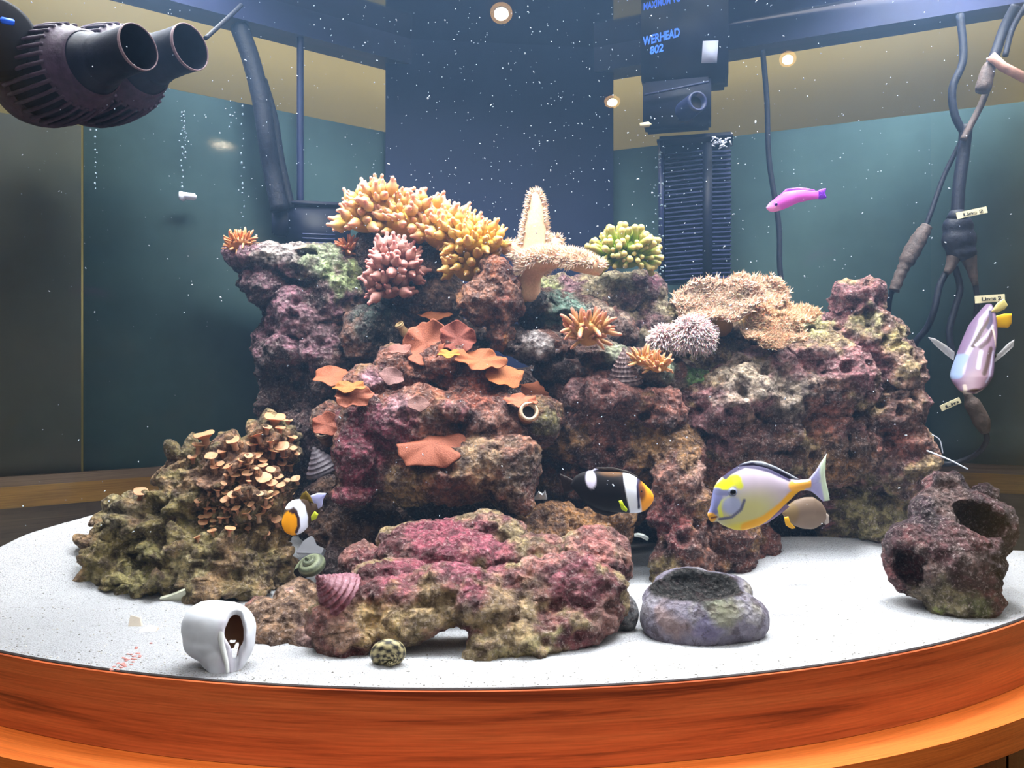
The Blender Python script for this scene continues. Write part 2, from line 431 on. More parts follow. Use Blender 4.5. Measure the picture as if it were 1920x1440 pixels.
# ------------------------------------------------------------------ room
M['wallpaint'] = plain('ochre_wall_paint', S(198, 182, 122), .9, .1, var=.06, bscale=3)
M['ceil'] = plain('cream_ceiling_paint', S(150, 138, 112), .9, .1)
M['floor'] = plain('brown_carpet', S(96, 80, 66), .95, .1, bump=.3, bscale=200, var=.3)
M['roomwall'] = plain('dim_wall_paint', S(92, 96, 92), .9, .1, var=.1, bscale=2)
cL = lp(-4.5); cR = rp(3.6)
for nm, a, b in (('wall_left', lp(-14), CORNER), ('wall_right', CORNER, rp(9))):
    a2, b2 = offs((a, b), .34); vf, uv = slab(a2, b2, -.9, 1.6, .05); struct(mk(nm, vf, M['wallpaint'], smooth=False))
struct(mk('floor', box((0, -1.2, -.93), (9, 7, .06)), M['floor'], smooth=False))
struct(mk('ceiling', box((0, -1.2, 1.63), (9, 7, .06)), M['ceil'], smooth=False))
struct(mk('wall_back', box((0, -4.6, .35), (9, .06, 2.5)), M['roomwall'], smooth=False))
struct(mk('wall_east', box((4.4, -1.2, .35), (.06, 7, 2.5)), M['roomwall'], smooth=False))
struct(mk('wall_west', box((-4.4, -1.2, .35), (.06, 7, 2.5)), M['roomwall'], smooth=False))
# recessed ceiling lights behind the camera, mirrored by the bowed glass
M['lamp'] = bpy.data.materials.new('lamp_glow'); M['lamp'].use_nodes = True
_nt = M['lamp'].node_tree; _nt.nodes.clear(); _e = N(_nt, 'ShaderNodeEmission'); _e.inputs[0].default_value = (1, .86, .62, 1); _e.inputs[1].default_value = 110
_nt.links.new(_e.outputs[0], N(_nt, 'ShaderNodeOutputMaterial').inputs[0])
M['lamptrim'] = bpy.data.materials.new('lamp_reflector'); M['lamptrim'].use_nodes = True
_nt = M['lamptrim'].node_tree; _nt.nodes.clear(); _e = N(_nt, 'ShaderNodeEmission'); _e.inputs[0].default_value = (1, .55, .15, 1); _e.inputs[1].default_value = 16
_nt.links.new(_e.outputs[0], N(_nt, 'ShaderNodeOutputMaterial').inputs[0])
def mirror_ceiling(px, py, zc=1.595):
    d = Vector(((px-960)/F, 1, -(py-HZ)/F)); o = Vector((0, 0, CAMZ))
    ax, ay = d.x, d.y; bx, by = -CX, -CY
    A = ax*ax+ay*ay; B = 2*(ax*bx+ay*by); C = bx*bx+by*by-CR*CR
    t = (-B-math.sqrt(B*B-4*A*C))/(2*A); h = o+d*t
    n = Vector((h.x-CX, h.y-CY, 0)).normalized(); r = d-n*2*d.dot(n)
    return h+r*((zc-h.z)/r.z)
for (px, py, lab) in ((940, 25, 'round recessed ceiling light mirrored at top centre of the glass'), (1148, 191, 'round recessed ceiling light mirrored beside the black powerhead'), (1477, 111, 'round recessed ceiling light mirrored right, against the ochre wall')):
    q = mirror_ceiling(px, py); rr = .075
    t = thing('ceiling_light', (q.x, q.y, 1.6), lab, 'light')
    tag(mk('bulb', lathe([(.0001, 1.5905), (rr*.7, 1.5905), (rr*.7, 1.594), (.0001, 1.594)], 24, (q.x, q.y, 0)), M['lamp'], t, smooth=False))
    mk('reflector', lathe([(rr*.7, 1.597), (rr*1.05, 1.59), (rr*1.08, 1.599)], 24, (q.x, q.y, 0)), M['lamptrim'], t)

# ------------------------------------------------------------------ aquarium shell
tank = thing('aquarium', (0, 1.1, -.07), 'bow-front corner aquarium of clear glass with dark rim on a cherry wood stand', 'aquarium')
t_arc = arc_pts(CR, XA, XB, 96)
o = mk('front_glass', extr(t_arc, -.02, .86), M['glass'], tank)
for nm, a, b in (('back_glass', lp(-1.15), CORNER), ('back_glass', CORNER, rp(1.25))):
    mk(nm, extr([(a.x, a.y), (b.x, b.y)], -.02, .84), M['backglass'], tank, smooth=False)
for a, b in ((lp(-1.2), CORNER), (CORNER, rp(1.25))):
    a1, b1 = offs((a, b), -.022)
    vf, uv = slab(a1, b1, .787, .835, .05); mk('top_rim', vf, M['rim'], tank, smooth=False)
    vf, uv = slab(a1, b1, .83, .99, .05); mk('hood_panel', vf, M['navy'], tank, smooth=False)
vf, uv = band(CR+.0005, CR+.006, -.066, -.0005); mk('base_rail', vf, M['wood'], tank, uv=uv, smooth=False)
vf, uv = band(CR-.001, CR+.003, -.0005, .0003); mk('rail_seal', vf, plain('black_seal', S(40, 34, 36), .5), tank, uv=uv, smooth=False)
vf, uv = band(CR-.05, CR+.046, -.096, -.0665)
V, Fc = vf; mk('ledge', vf, M['ledge'], tank, uv=uv, smooth=False)
# stand front below the ledge: separate vertical boards
st = mk('stand_core', band(CR-.08, CR+.008, -.5, -.0965, n=60)[0], M['stand'], tank, uv=band(CR-.08, CR+.008, -.5, -.0965, n=60)[1], smooth=False)
nb = 26
for k in range(nb):
    xa = XA+(XB-XA)*k/nb; xb = XA+(XB-XA)*(k+1)/nb-.004
    vf, uv = band(CR+.0085, CR+.014, -.5, -.0965, xa, xb, 4); uv = uv+random.random()*3; mk('board', vf, M['stand'], tank, uv=uv, smooth=False)
# wooden base trim and panels seen through the back panes
M['teal'] = plain('teal_backing_sheet', S(102, 128, 130), .8, .2, var=.22, bscale=5)
M['greyboard'] = plain('grey_backing_board', S(152, 152, 138), .8, .2, var=.15, bscale=6)
def sheet(nm, a, b, z0, z1, d0, th, mat, **k):
    a1, b1 = offs((a, b), d0); vf, uv = slab(a1, b1, z0, z1, th); return mk(nm, vf, mat, tank, uv=uv, smooth=False, **k)
sheet('backing_sheet', lp(-.235), CORNER, .0, .676, .018, .004, M['teal'])
sheet('backing_sheet', CORNER, rp(1.3), .0, .662, .034, .004, M['teal'])
sheet('side_board', lp(-1.3), lp(-.245), .0, .60, .018, .004, M['greyboard'])
for a, b in ((lp(-1.3), CORNER), (CORNER, rp(1.3))):
    sheet('base_trim', a, b, .085, .113, .002, .012, M['backwood'])
    sheet('trim_cap', a, b, .113, .126, .002, .010, wood_material('greyed_wood', S(128, 98, 78), S(150, 118, 96), S(160, 130, 110), (1, 22, 1), .6))
    sheet('base_frame', a, b, -.02, .085, .002, .008, wood_material('brown_frame', S(70, 52, 44), S(98, 76, 62), S(112, 88, 70), (1, 18, 1), .6))
# overflow box in the back corner
o = mk('overflow_box', join([extr([(-.215, 1.341), (.178, 1.385)], -.01, .99), extr([(-.215, 1.341), (-.2, 1.40), (.17, 1.44), (.178, 1.385)], -.01, .99)]), M['navy'], None, smooth=False)
tag(o, 'tall dark navy acrylic overflow box filling the back corner of the tank', 'overflow box')
# water surface, seen from below
poly = [(x, y) for x, y in arc_pts(CR-.003, XA+.02, XB-.02, 40)]+[tuple(CORNER)]
poly = [(x, y) for x, y in arc_pts(CR-.003, XA+.02, XB-.02, 40)]+[tuple(CORNER+Vector((0, -.004)))]
n_ = len(poly); V = np.array([(x, y, .83) for x, y in poly]+[(x, y, -.012) for x, y in poly])
Fc = [list(range(n_)), list(range(2*n_-1, n_-1, -1))]+[[i, n_+i, n_+(i+1) % n_, (i+1) % n_] for i in range(n_)]
o = mk('water', (V, Fc), M['water'], None, smooth=False); o.data.materials.append(M['haze'])
o.data.polygons.foreach_set('material_index', [0]+[1]*(len(Fc)-1)); struct(o)

# ------------------------------------------------------------------ sand
def sand_z(x, y):
    z = .004*fbm(np.stack([x/.12, y/.12, x*0], 1), 3, 2)+.0015*vnoise(np.stack([x/.03, y/.03, x*0], 1), 4)
    fy = CY-np.sqrt(np.maximum(CR*CR-(x-CX)**2, 0)); d = y-fy
    z = z*sst(0, .06, d)
    z += .066*np.exp(-(((x+.52)/.16)**2+((y-1.10)/.10)**2))*sst(0, .2, d)
    z += .028*np.exp(-(((x+.62)/.10)**2+((y-1.0)/.09)**2))*sst(0, .15, d)
    z += .030*np.exp(-(((x-.42)/.22)**2+((y-1.10)/.07)**2))
    pass
    z -= .006*np.exp(-(((x-.50)/.09)**2+((y-.86)/.06)**2))
    return z
nx, ny = 380, 170
xs = np.linspace(-.82, .82, nx)
VV = []
for i, x in enumerate(xs):
    y0 = front_y(x)+.0015
    tl = (x-LP0.x)/LD.x; tr = (x-RP0.x)/RD.x; y1 = min(LP0.y+LD.y*tl, RP0.y+RD.y*tr)-.001
    y1 = max(y1, y0+.001)
    for j in range(ny): VV.append((x, y0+(y1-y0)*(j/(ny-1))**1.3, 0))
VV = np.array(VV); VV[:, 2] = sand_z(VV[:, 0], VV[:, 1])
idx = np.arange((nx-1)*(ny)).reshape(nx-1, ny)[:, :-1].ravel()
FF = np.stack([idx, idx+ny, idx+ny+1, idx+1], 1)
m, nt, b = nmat('white_aragonite_sand')
n1 = noise_node(nt, 700, 4, rough=.7); n2 = noise_node(nt, 9, 4)
r = ramp(nt, n1.outputs['Fac'], [(.30, S(110, 106, 104)), (.47, S(182, 183, 187)), (.72, S(204, 206, 211))])
nt.links.new(r.outputs[0], b.inputs['Base Color']); b.inputs['Roughness'].default_value = .9
bp = N(nt, 'ShaderNodeBump'); bp.inputs['Strength'].default_value = .9; bp.inputs['Distance'].default_value = .0022
nt.links.new(n1.outputs['Fac'], bp.inputs['Height']); nt.links.new(bp.outputs[0], b.inputs['Normal'])
o = mk('sand', (VV, FF), m, None); tag(o, 'bed of fine white aragonite sand', 'sand', kind='stuff')
def sz(x, y): return float(sand_z(np.array([x]), np.array([y]))[0])

# ------------------------------------------------------------------ rocks
MG = (128, 52, 66); PK = (172, 96, 104); BR = (112, 62, 46); DK = (70, 44, 44); TN = (176, 142, 96); OR = (172, 92, 48); OL = (128, 122, 70); GR = (120, 150, 84); PL = (196, 176, 160); PU = (110, 66, 84)
# dark rock added behind the reef so the caves read black
rock('cave_filler_rock', 'dark brown filler rock added behind the reef so the caves look black',
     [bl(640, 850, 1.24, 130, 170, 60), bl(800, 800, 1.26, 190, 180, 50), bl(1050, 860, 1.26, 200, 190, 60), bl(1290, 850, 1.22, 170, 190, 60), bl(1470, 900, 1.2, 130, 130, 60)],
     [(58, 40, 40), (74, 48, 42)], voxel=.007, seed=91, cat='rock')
rock('tower_rock', 'tall overhanging dark rock on the left with grey-green crust on top',
     [bl(462, 482, 1.12, 32, 30, 40), bl(505, 485, 1.12, 65, 32, 60, -5), bl(580, 500, 1.13, 75, 42, 70, -15), bl(625, 560, 1.14, 62, 75, 70), bl(500, 535, 1.12, 48, 40, 50, -30), bl(560, 590, 1.13, 62, 60, 70),
      bl(550, 660, 1.14, 58, 80, 70), bl(535, 745, 1.15, 52, 80, 60), bl(620, 660, 1.13, 62, 65, 60), bl(590, 800, 1.14, 75, 80, 70), bl(665, 600, 1.15, 40, 90, 60), bl(620, 740, 1.12, 50, 60, 50)],
     [(108, 66, 56), (164, 132, 118), (76, 44, 42), (142, 90, 106)], spots=[(600, 465, 1.08, 50, (150, 168, 124)), (650, 520, 1.1, 36, (158, 184, 116)), (590, 620, 1.07, 40, (146, 104, 112)), (520, 450, 1.08, 45, (186, 176, 170)), (560, 800, 1.1, 120, (74, 46, 44)), (500, 700, 1.1, 60, (70, 46, 44)), (470, 540, 1.08, 45, (92, 58, 66))],  # large dark spots make the lower left darker
     seed=11, lump=.016, ridge=.009, cuts=[bl(620, 585, 1.06, 22, 34, 50, -20), bl(575, 472, 1.08, 26, 10, 50), bl(520, 520, 1.07, 20, 10, 40), bl(560, 640, 1.07, 18, 12, 50), bl(545, 585, 1.07, 22, 8, 40, -20)])
rock('crown_rock', 'dark rock at the top centre under the yellow anemone',
     [bl(700, 470, 1.15, 32, 35, 40), bl(725, 455, 1.16, 55, 30, 50), bl(700, 540, 1.16, 42, 90, 50), bl(770, 490, 1.17, 70, 45, 50), bl(800, 560, 1.14, 90, 50, 60), bl(720, 640, 1.12, 70, 60, 50), bl(830, 640, 1.14, 90, 50, 50), bl(820, 510, 1.13, 40, 35, 40), bl(690, 630, 1.1, 40, 50, 40)],
     [(86, 58, 46), (124, 78, 56), (62, 54, 50)], spots=[(700, 570, 1.1, 50, (72, 92, 84)), (760, 560, 1.1, 30, (84, 40, 36)), (850, 545, 1.1, 50, (170, 130, 110))], seed=12)
rock('orange_rock', 'rounded orange-brown rock lobe beside the white leather coral',
     [bl(928, 515, 1.04, 30, 32, 34), bl(905, 565, 1.04, 48, 45, 42), bl(940, 575, 1.04, 34, 50, 36), bl(885, 560, 1.05, 32, 34, 34), bl(940, 625, 1.04, 26, 36, 30), bl(950, 560, 1.05, 22, 50, 30)],
     [(164, 84, 44), (184, 112, 52), (120, 56, 40), (150, 92, 66)], seed=13, ridge=.006, lump=.008, pit=.004)
rock('shelf_rock', 'dark shelf of rock sloping right below the white leather coral, pale crust on top',
     [bl(1000, 565, 1.11, 55, 24, 60), bl(1070, 585, 1.12, 75, 28, 60, -10), bl(1000, 650, 1.05, 62, 26, 55, -5), bl(955, 640, 1.07, 30, 26, 40), bl(1060, 690, 1.07, 60, 40, 60), bl(1110, 665, 1.07, 70, 32, 60, -5), bl(1200, 690, 1.08, 90, 34, 60, -12), bl(1280, 720, 1.1, 70, 38, 60, -15), bl(1100, 625, 1.12, 95, 45, 50), bl(1030, 610, 1.14, 60, 40, 50)],
     [(98, 66, 54), (150, 128, 108), (70, 48, 44), (120, 68, 50)], spots=[(1060, 575, 1.08, 45, (110, 150, 132)), (1000, 560, 1.06, 30, (60, 72, 84)), (1010, 640, 1.0, 34, (190, 180, 180)), (1160, 660, 1.02, 40, (150, 160, 130)), (1310, 710, 1.05, 30, (110, 170, 90)), (1250, 690, 1.04, 26, (140, 160, 130))],
     seed=14, lump=.008)
rock('purple_top_rock', 'tan and purple rock at the back under the green frogspawn coral',
     [bl(1090, 560, 1.22, 70, 34, 60), bl(1150, 560, 1.2, 60, 42, 60), bl(1205, 545, 1.2, 45, 34, 50), bl(1215, 590, 1.2, 40, 50, 50), bl(1150, 620, 1.2, 90, 50, 60), bl(1040, 545, 1.22, 45, 28, 40), bl(1240, 640, 1.17, 50, 60, 40)],
     [(158, 138, 100), (132, 88, 96), (184, 168, 130)], spots=[(1215, 520, 1.14, 38, (122, 62, 84)), (1185, 560, 1.14, 26, (120, 66, 84)), (1030, 530, 1.18, 26, (150, 160, 100)), (1150, 640, 1.14, 80, (66, 50, 42)), (1230, 600, 1.14, 40, (104, 58, 72))], seed=15, lump=.009)  # broad dark spot paints the shade of the recess into the colour
rock('plate_rock', 'tan rock behind the pompom and plate corals',
     [bl(1300, 600, 1.16, 50, 60, 50), bl(1400, 640, 1.16, 90, 44, 60), bl(1340, 670, 1.13, 80, 34, 50), bl(1290, 640, 1.12, 60, 30, 40), bl(1330, 680, 1.1, 40, 22, 40)],
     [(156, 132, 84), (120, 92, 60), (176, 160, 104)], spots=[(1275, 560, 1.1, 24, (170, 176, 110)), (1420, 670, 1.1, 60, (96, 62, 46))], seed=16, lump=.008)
rock('boulder_rock', 'largest rock on the right, craggy brown and pink with a knob on top',
     [bl(1350, 765, 1.07, 70, 62, 60), bl(1440, 740, 1.08, 100, 72, 80), bl(1420, 820, 1.08, 120, 70, 70), bl(1540, 720, 1.1, 110, 90, 90), bl(1540, 820, 1.1, 110, 80, 80), bl(1612, 570, 1.12, 46, 48, 50), bl(1625, 640, 1.12, 66, 66, 70), bl(1560, 625, 1.13, 70, 34, 60),
      bl(1665, 690, 1.11, 58, 62, 70), bl(1650, 770, 1.11, 70, 60, 70), bl(1690, 740, 1.11, 38, 90, 60), bl(1690, 845, 1.1, 54, 74, 60), bl(1620, 870, 1.13, 70, 60, 60), bl(1480, 660, 1.14, 60, 34, 50), bl(1520, 660, 1.12, 60, 34, 50), bl(1450, 880, 1.13, 100, 50, 60), bl(1620, 950, 1.14, 110, 70, 60), bl(1660, 985, 1.12, 74, 60, 60)],
     [(128, 82, 62), (172, 128, 108), (92, 56, 52), (150, 92, 94), (170, 140, 92)],
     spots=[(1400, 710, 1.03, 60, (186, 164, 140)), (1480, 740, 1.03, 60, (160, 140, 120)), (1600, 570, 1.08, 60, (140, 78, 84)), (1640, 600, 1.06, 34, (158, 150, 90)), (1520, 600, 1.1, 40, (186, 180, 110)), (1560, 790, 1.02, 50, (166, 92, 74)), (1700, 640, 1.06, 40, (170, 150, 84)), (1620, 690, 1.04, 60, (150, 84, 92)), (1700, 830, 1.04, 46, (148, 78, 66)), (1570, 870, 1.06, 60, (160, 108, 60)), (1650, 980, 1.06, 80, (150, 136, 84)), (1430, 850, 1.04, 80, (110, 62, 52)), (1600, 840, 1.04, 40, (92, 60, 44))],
     seed=17, lump=.014, ridge=.011, pit=.009, voxel=.0028, cuts=[bl(1590, 850, 1.05, 14, 40, 50), bl(1630, 655, 1.05, 24, 16, 50), bl(1530, 945, 1.07, 50, 52, 90), bl(1445, 790, 1.02, 22, 20, 40), bl(1560, 700, 1.02, 16, 10, 40), bl(1600, 760, 1.03, 20, 9, 40, 20), bl(1480, 850, 1.03, 30, 14, 40)])
rock('cliff_rock', 'reddish brown rock wall behind the dark clownfish with a pillar reaching the sand',
     [bl(1070, 740, 1.04, 34, 30, 40), bl(1150, 745, 1.04, 70, 36, 50), bl(1220, 770, 1.04, 60, 50, 50), bl(1100, 810, 1.06, 90, 80, 60), bl(1200, 840, 1.06, 100, 70, 60), bl(1090, 890, 1.08, 80, 70, 60), bl(1260, 860, 1.04, 58, 60, 50), bl(1275, 940, 1.0, 55, 90, 50), bl(1275, 1040, .99, 52, 80, 50), bl(1355, 1010, 1.04, 62, 90, 50), bl(1330, 900, 1.08, 60, 60, 50), bl(1400, 1040, 1.08, 60, 60, 50), bl(1120, 940, 1.1, 90, 50, 50)],
     [(116, 60, 46), (150, 88, 72), (84, 44, 40), (146, 100, 52)],
     spots=[(1080, 725, 1.0, 26, (170, 120, 122)), (1150, 720, 1.0, 60, (160, 96, 88)), (1270, 750, 1.0, 45, (176, 104, 86)), (1220, 840, 1.0, 36, (176, 128, 74)), (1265, 990, .95, 50, (122, 46, 52)), (1240, 1075, .96, 34, (160, 136, 78)), (1340, 1050, .98, 56, (140, 84, 62)), (1310, 900, 1.0, 40, (166, 120, 110)), (1260, 900, .98, 30, (150, 96, 78))],
     seed=18, ridge=.010, cuts=[bl(1075, 872, 1.02, 16, 13, 40), bl(1212, 783, 1.0, 11, 9, 40), bl(1180, 815, 1.0, 8, 9, 40), bl(1230, 1040, 1.02, 30, 60, 60)])
rock('coralline_rock', 'magenta and rust coloured rock in the middle covered in orange mushroom corals',
     [bl(690, 720, 1.0, 42, 26, 45), bl(760, 700, 1.03, 60, 50, 55), bl(830, 680, 1.03, 60, 45, 55), bl(900, 720, 1.03, 60, 45, 55), bl(700, 790, .99, 60, 60, 55), bl(670, 860, .97, 42, 70, 50), bl(665, 925, .96, 44, 28, 45), bl(790, 800, .98, 90, 70, 60), bl(900, 790, .99, 100, 60, 60), bl(990, 790, 1.01, 60, 50, 55),
      bl(760, 890, .98, 110, 50, 55), bl(880, 880, .96, 110, 60, 60, 8), bl(960, 890, .96, 60, 70, 55), bl(975, 935, .95, 34, 30, 35), bl(850, 770, .95, 32, 24, 30), bl(1020, 780, 1.02, 40, 40, 40), bl(620, 780, 1.02, 26, 30, 40)],
     [(138, 76, 54), (160, 96, 72), (104, 52, 44), (150, 104, 66)],
     spots=[(700, 700, .95, 34, (206, 140, 160)), (670, 830, .92, 80, (146, 54, 74)), (730, 800, .93, 60, (150, 66, 86)), (670, 920, .92, 60, (160, 64, 84)), (750, 760, .94, 34, (190, 130, 140)), (850, 765, .9, 40, (184, 112, 122)), (930, 800, .94, 50, (176, 116, 96)), (760, 920, .93, 60, (166, 128, 72)), (900, 880, .9, 70, (178, 140, 98)), (800, 700, .98, 60, (150, 76, 48)), (900, 720, .98, 50, (160, 70, 42)), (980, 880, .9, 60, (112, 84, 60)), (1030, 790, .97, 34, (130, 122, 66))],
     seed=19, lump=.010, ridge=.006, pit=.004, cuts=[bl(840, 838, .92, 60, 9, 40, -8), bl(760, 862, .93, 30, 8, 30, 20)])
rock('tan_rock', 'tan orange rock in the cave just above the low front rock',
     [bl(1040, 1000, .99, 80, 50, 50), bl(1120, 1000, 1.0, 60, 40, 45), bl(1150, 960, 1.0, 40, 30, 40), bl(1060, 1060, .98, 110, 50, 50)],
     [(168, 112, 56), (190, 138, 80), (130, 84, 48)], seed=20, ridge=.005, lump=.008, cs=.6)
rock('cave_rock', 'dark rock low in the cave between the left coral rock and the front rock',
     [bl(640, 1000, 1.02, 70, 45, 50), bl(720, 1010, 1.04, 80, 55, 50), bl(610, 960, 1.06, 50, 60, 50), bl(640, 1060, .98, 60, 40, 50)],
     [(92, 58, 46), (120, 84, 62), (66, 42, 40)], seed=21)
rock('front_rock', 'low long magenta rock at the front with a pale leg and a hollow under it',
     [bl(810, 1010, .89, 100, 36, 60), bl(830, 1045, .85, 130, 45, 60), bl(900, 990, .91, 90, 30, 50), bl(1000, 1040, .85, 80, 36, 50), bl(1110, 1030, .85, 66, 36, 50), bl(680, 1050, .86, 44, 30, 45), bl(730, 1075, .80, 70, 28, 45),
      bl(650, 1115, .765, 60, 26, 40), bl(640, 1160, .745, 56, 34, 38), bl(650, 1200, .74, 50, 30, 34), bl(640, 1222, .74, 36, 16, 30), bl(740, 1115, .765, 90, 30, 45), bl(760, 1160, .75, 100, 26, 36), bl(740, 1178, .75, 80, 18, 34), bl(850, 1105, .765, 90, 36, 46), bl(900, 1140, .75, 80, 34, 42),
      bl(1000, 1100, .785, 110, 52, 55), bl(1090, 1110, .785, 86, 62, 52), bl(1150, 1135, .78, 34, 34, 36), bl(925, 1205, .735, 44, 42, 30), bl(905, 1232, .73, 28, 20, 26), bl(985, 1205, .74, 66, 34, 32), bl(1060, 1180, .755, 66, 36, 36), bl(1000, 1150, .765, 90, 30, 40), bl(1120, 1060, .83, 60, 45, 50), bl(1090, 1160, .77, 70, 40, 40)],
     [(150, 92, 84), (170, 116, 100), (122, 62, 66), (160, 136, 92)],
     spots=[(840, 1020, .83, 90, (166, 66, 90)), (930, 1040, .82, 44, (174, 80, 100)), (860, 1070, .74, 70, (164, 74, 98)), (740, 1080, .74, 60, (176, 84, 104)), (985, 1040, .80, 26, (176, 176, 128)), (1030, 1060, .79, 56, (180, 110, 104)), (1120, 1020, .80, 46, (176, 96, 92)), (1080, 1100, .74, 60, (146, 66, 84)), (960, 1215, .70, 70, (206, 186, 122)), (900, 1225, .70, 30, (216, 176, 146)), (1030, 1200, .71, 30, (160, 166, 100)), (660, 1140, .72, 44, (200, 146, 134)), (700, 1180, .72, 60, (190, 156, 96)), (820, 1145, .73, 60, (166, 140, 92)), (640, 1190, .71, 34, (206, 156, 130)), (960, 1150, .73, 60, (160, 132, 92)), (1140, 1160, .74, 34, (160, 110, 100)), (690, 1040, .82, 34, (130, 62, 66))],
     seed=22, lump=.007, ridge=.005, pit=.004, voxel=.0024, mat=M['rock_soft'], cuts=[bl(790, 1222, .735, 70, 24, 60), bl(820, 1070, .745, 60, 5, 12, -6)])
rock('branching_rock', 'mound of olive knobby coral skeleton on the left side of the sand',
     [bl(215, 1050, .97, 60, 60, 60), bl(250, 1090, .95, 80, 34, 60), bl(300, 1000, .99, 90, 75, 70), bl(380, 950, 1.0, 90, 85, 80), bl(440, 890, 1.01, 80, 70, 80), bl(505, 840, 1.03, 44, 52, 60), bl(480, 960, .99, 80, 80, 70), bl(400, 1050, .95, 120, 64, 80), bl(500, 1050, .97, 60, 60, 60), bl(320, 1090, .93, 110, 32, 60), bl(345, 870, 1.03, 45, 40, 50), bl(190, 1020, 1.0, 36, 30, 40), bl(240, 965, 1.02, 40, 38, 50), bl(420, 1100, .92, 110, 22, 50)],
     [(146, 128, 72), (178, 160, 108), (118, 100, 56), (166, 130, 88)], spots=[(460, 860, .96, 80, (176, 116, 76)), (400, 880, .96, 60, (166, 120, 90)), (520, 1000, .95, 60, (150, 116, 60)), (250, 1060, .92, 50, (150, 140, 84)), (480, 1080, .93, 50, (140, 118, 70)), (260, 960, 1.0, 40, (176, 166, 140))],
     seed=23, lump=.012, ridge=.007, pit=.007, knob=.019, fine=.002, voxel=.0026, mat=M['knob'], smooth=2)
rock('rubble_rock', 'pinkish rubble between the white shell and the front rock',
     [bl(500, 1150, .80, 34, 24, 36), bl(550, 1160, .79, 50, 34, 40), bl(530, 1195, .775, 62, 26, 34), bl(560, 1115, .84, 40, 22, 36), bl(480, 1138, .82, 20, 16, 24), bl(580, 1205, .765, 40, 24, 30)],
     [(176, 138, 108), (196, 150, 150), (140, 104, 78)], spots=[(540, 1210, .78, 60, (120, 84, 58)), (480, 1130, .83, 20, (180, 100, 100))], seed=24, lump=.006, ridge=.004, pit=.003, voxel=.0028)
rock('hollow_rock', 'smooth grey-mauve hollow rock open at the top on the right front sand',
     [bl(1320, 1155, .785, 120, 60, 72), bl(1300, 1130, .795, 94, 56, 72), bl(1385, 1165, .785, 54, 52, 52), bl(1255, 1160, .785, 54, 54, 56), bl(1310, 1185, .775, 90, 36, 50), bl(1290, 1105, .825, 66, 40, 44), bl(1345, 1110, .815, 66, 36, 42)],
     [(152, 146, 158), (172, 164, 154), (140, 132, 154)], spots=[(1350, 1130, .74, 34, (136, 154, 132)), (1260, 1180, .74, 34, (160, 128, 126)), (1340, 1180, .74, 30, (130, 120, 162)), (1370, 1150, .74, 34, (146, 144, 112)), (1270, 1130, .75, 24, (166, 146, 156))],
     cuts=[bl(1305, 1092, .79, 84, 50, 58), bl(1305, 1062, .785, 76, 44, 76), bl(1240, 1112, .75, 17, 14, 40), bl(1216, 1124, .75, 7, 6, 30)], inner_dark=(12, 8, 8),
     seed=25, lump=.003, ridge=.001, pit=0, fine=.0006, voxel=.0021, mat=M['hollow'])
rock('sponge_pot', 'dark maroon hollow barrel shell cluster with two openings on the far right sand',
     [bl(1790, 1050, .885, 84, 90, 66), bl(1830, 985, .90, 66, 60, 60), bl(1740, 1060, .89, 74, 60, 60), bl(1785, 960, .92, 66, 50, 50), bl(1800, 1118, .875, 66, 46, 50), bl(1712, 1040, .89, 50, 66, 50), bl(1775, 912, .93, 34, 26, 30), bl(1790, 894, .93, 12, 14, 14), bl(1765, 900, .92, 13, 12, 14), bl(1850, 925, .93, 24, 16, 20), bl(1735, 965, .90, 26, 34, 30)],
     [(84, 44, 50), (112, 60, 62), (58, 34, 44), (98, 70, 66)], spots=[(1785, 1140, .84, 50, (128, 118, 84)), (1775, 1160, .84, 18, (150, 170, 60)), (1740, 1120, .84, 36, (120, 104, 84)), (1850, 1140, .84, 30, (110, 116, 70)), (1790, 1000, .84, 14, (160, 40, 60)), (1705, 950, .85, 24, (150, 66, 58)), (1680, 1040, .85, 18, (120, 106, 130))],
     cuts=[bl(1838, 972, .868, 52, 36, 60, -28), bl(1832, 1000, .895, 48, 60, 44), bl(1702, 1062, .86, 28, 46, 50, 8), bl(1712, 1062, .885, 34, 46, 44)],
     seed=26, lump=.006, ridge=.005, pit=.002, fine=.0016, voxel=.0026, cat='sponge')
BVH = BVHTree.FromPolygons(np.concatenate(ROCKV).tolist(), ROCKF)

# ------------------------------------------------------------------ corals and anemones
def colr(*c): return np.array(S(*c))
def inst(src, parent, loc, rot=None, scale=1, label=None):
    o = src.copy(); COL.objects.link(o); o.parent = parent; o.location = Vector(loc)-ORG[parent.name]
    if rot is not None: o.rotation_mode = 'QUATERNION'; o.rotation_quaternion = rot
    o.scale = (scale,)*3 if not hasattr(scale, '__len__') else scale
    return o
def make_mesh(name, VF, cols, mat):
    V, Fc = VF; me = bpy.data.meshes.new(name); me.from_pydata(np.asarray(V).tolist(), [], Fc.tolist() if isinstance(Fc, np.ndarray) else Fc); me.update()
    me.polygons.foreach_set('use_smooth', [True]*len(me.polygons))
    a = me.color_attributes.new('Col', 'FLOAT_COLOR', 'POINT'); c = np.ones((len(V), 4), np.float32); c[:, :3] = np.clip(cols, 0, 1); a.data.foreach_set('color', c.ravel())
    me.materials.append(mat); return me
def tentacle_mesh(base, tip, prof, bend=.15, n=8):
    pts = [Vector((bend*(z**2), 0, z)) for z, r in prof]; V, Fc = tube(pts, [r for z, r in prof], n)
    z = np.clip(V[:, 2], 0, 1)[:, None]; t = sst(.45, .95, z)
    return make_mesh('tentacle', (V, Fc), np.array(S(*base))*(1-t)+np.array(S(*tip))*t, M['flesh'])
BULB = [(0, .12), (.2, .12), (.36, .2), (.5, .25), (.63, .22), (.75, .12), (.85, .085), (.94, .09), (1.0, .05)]
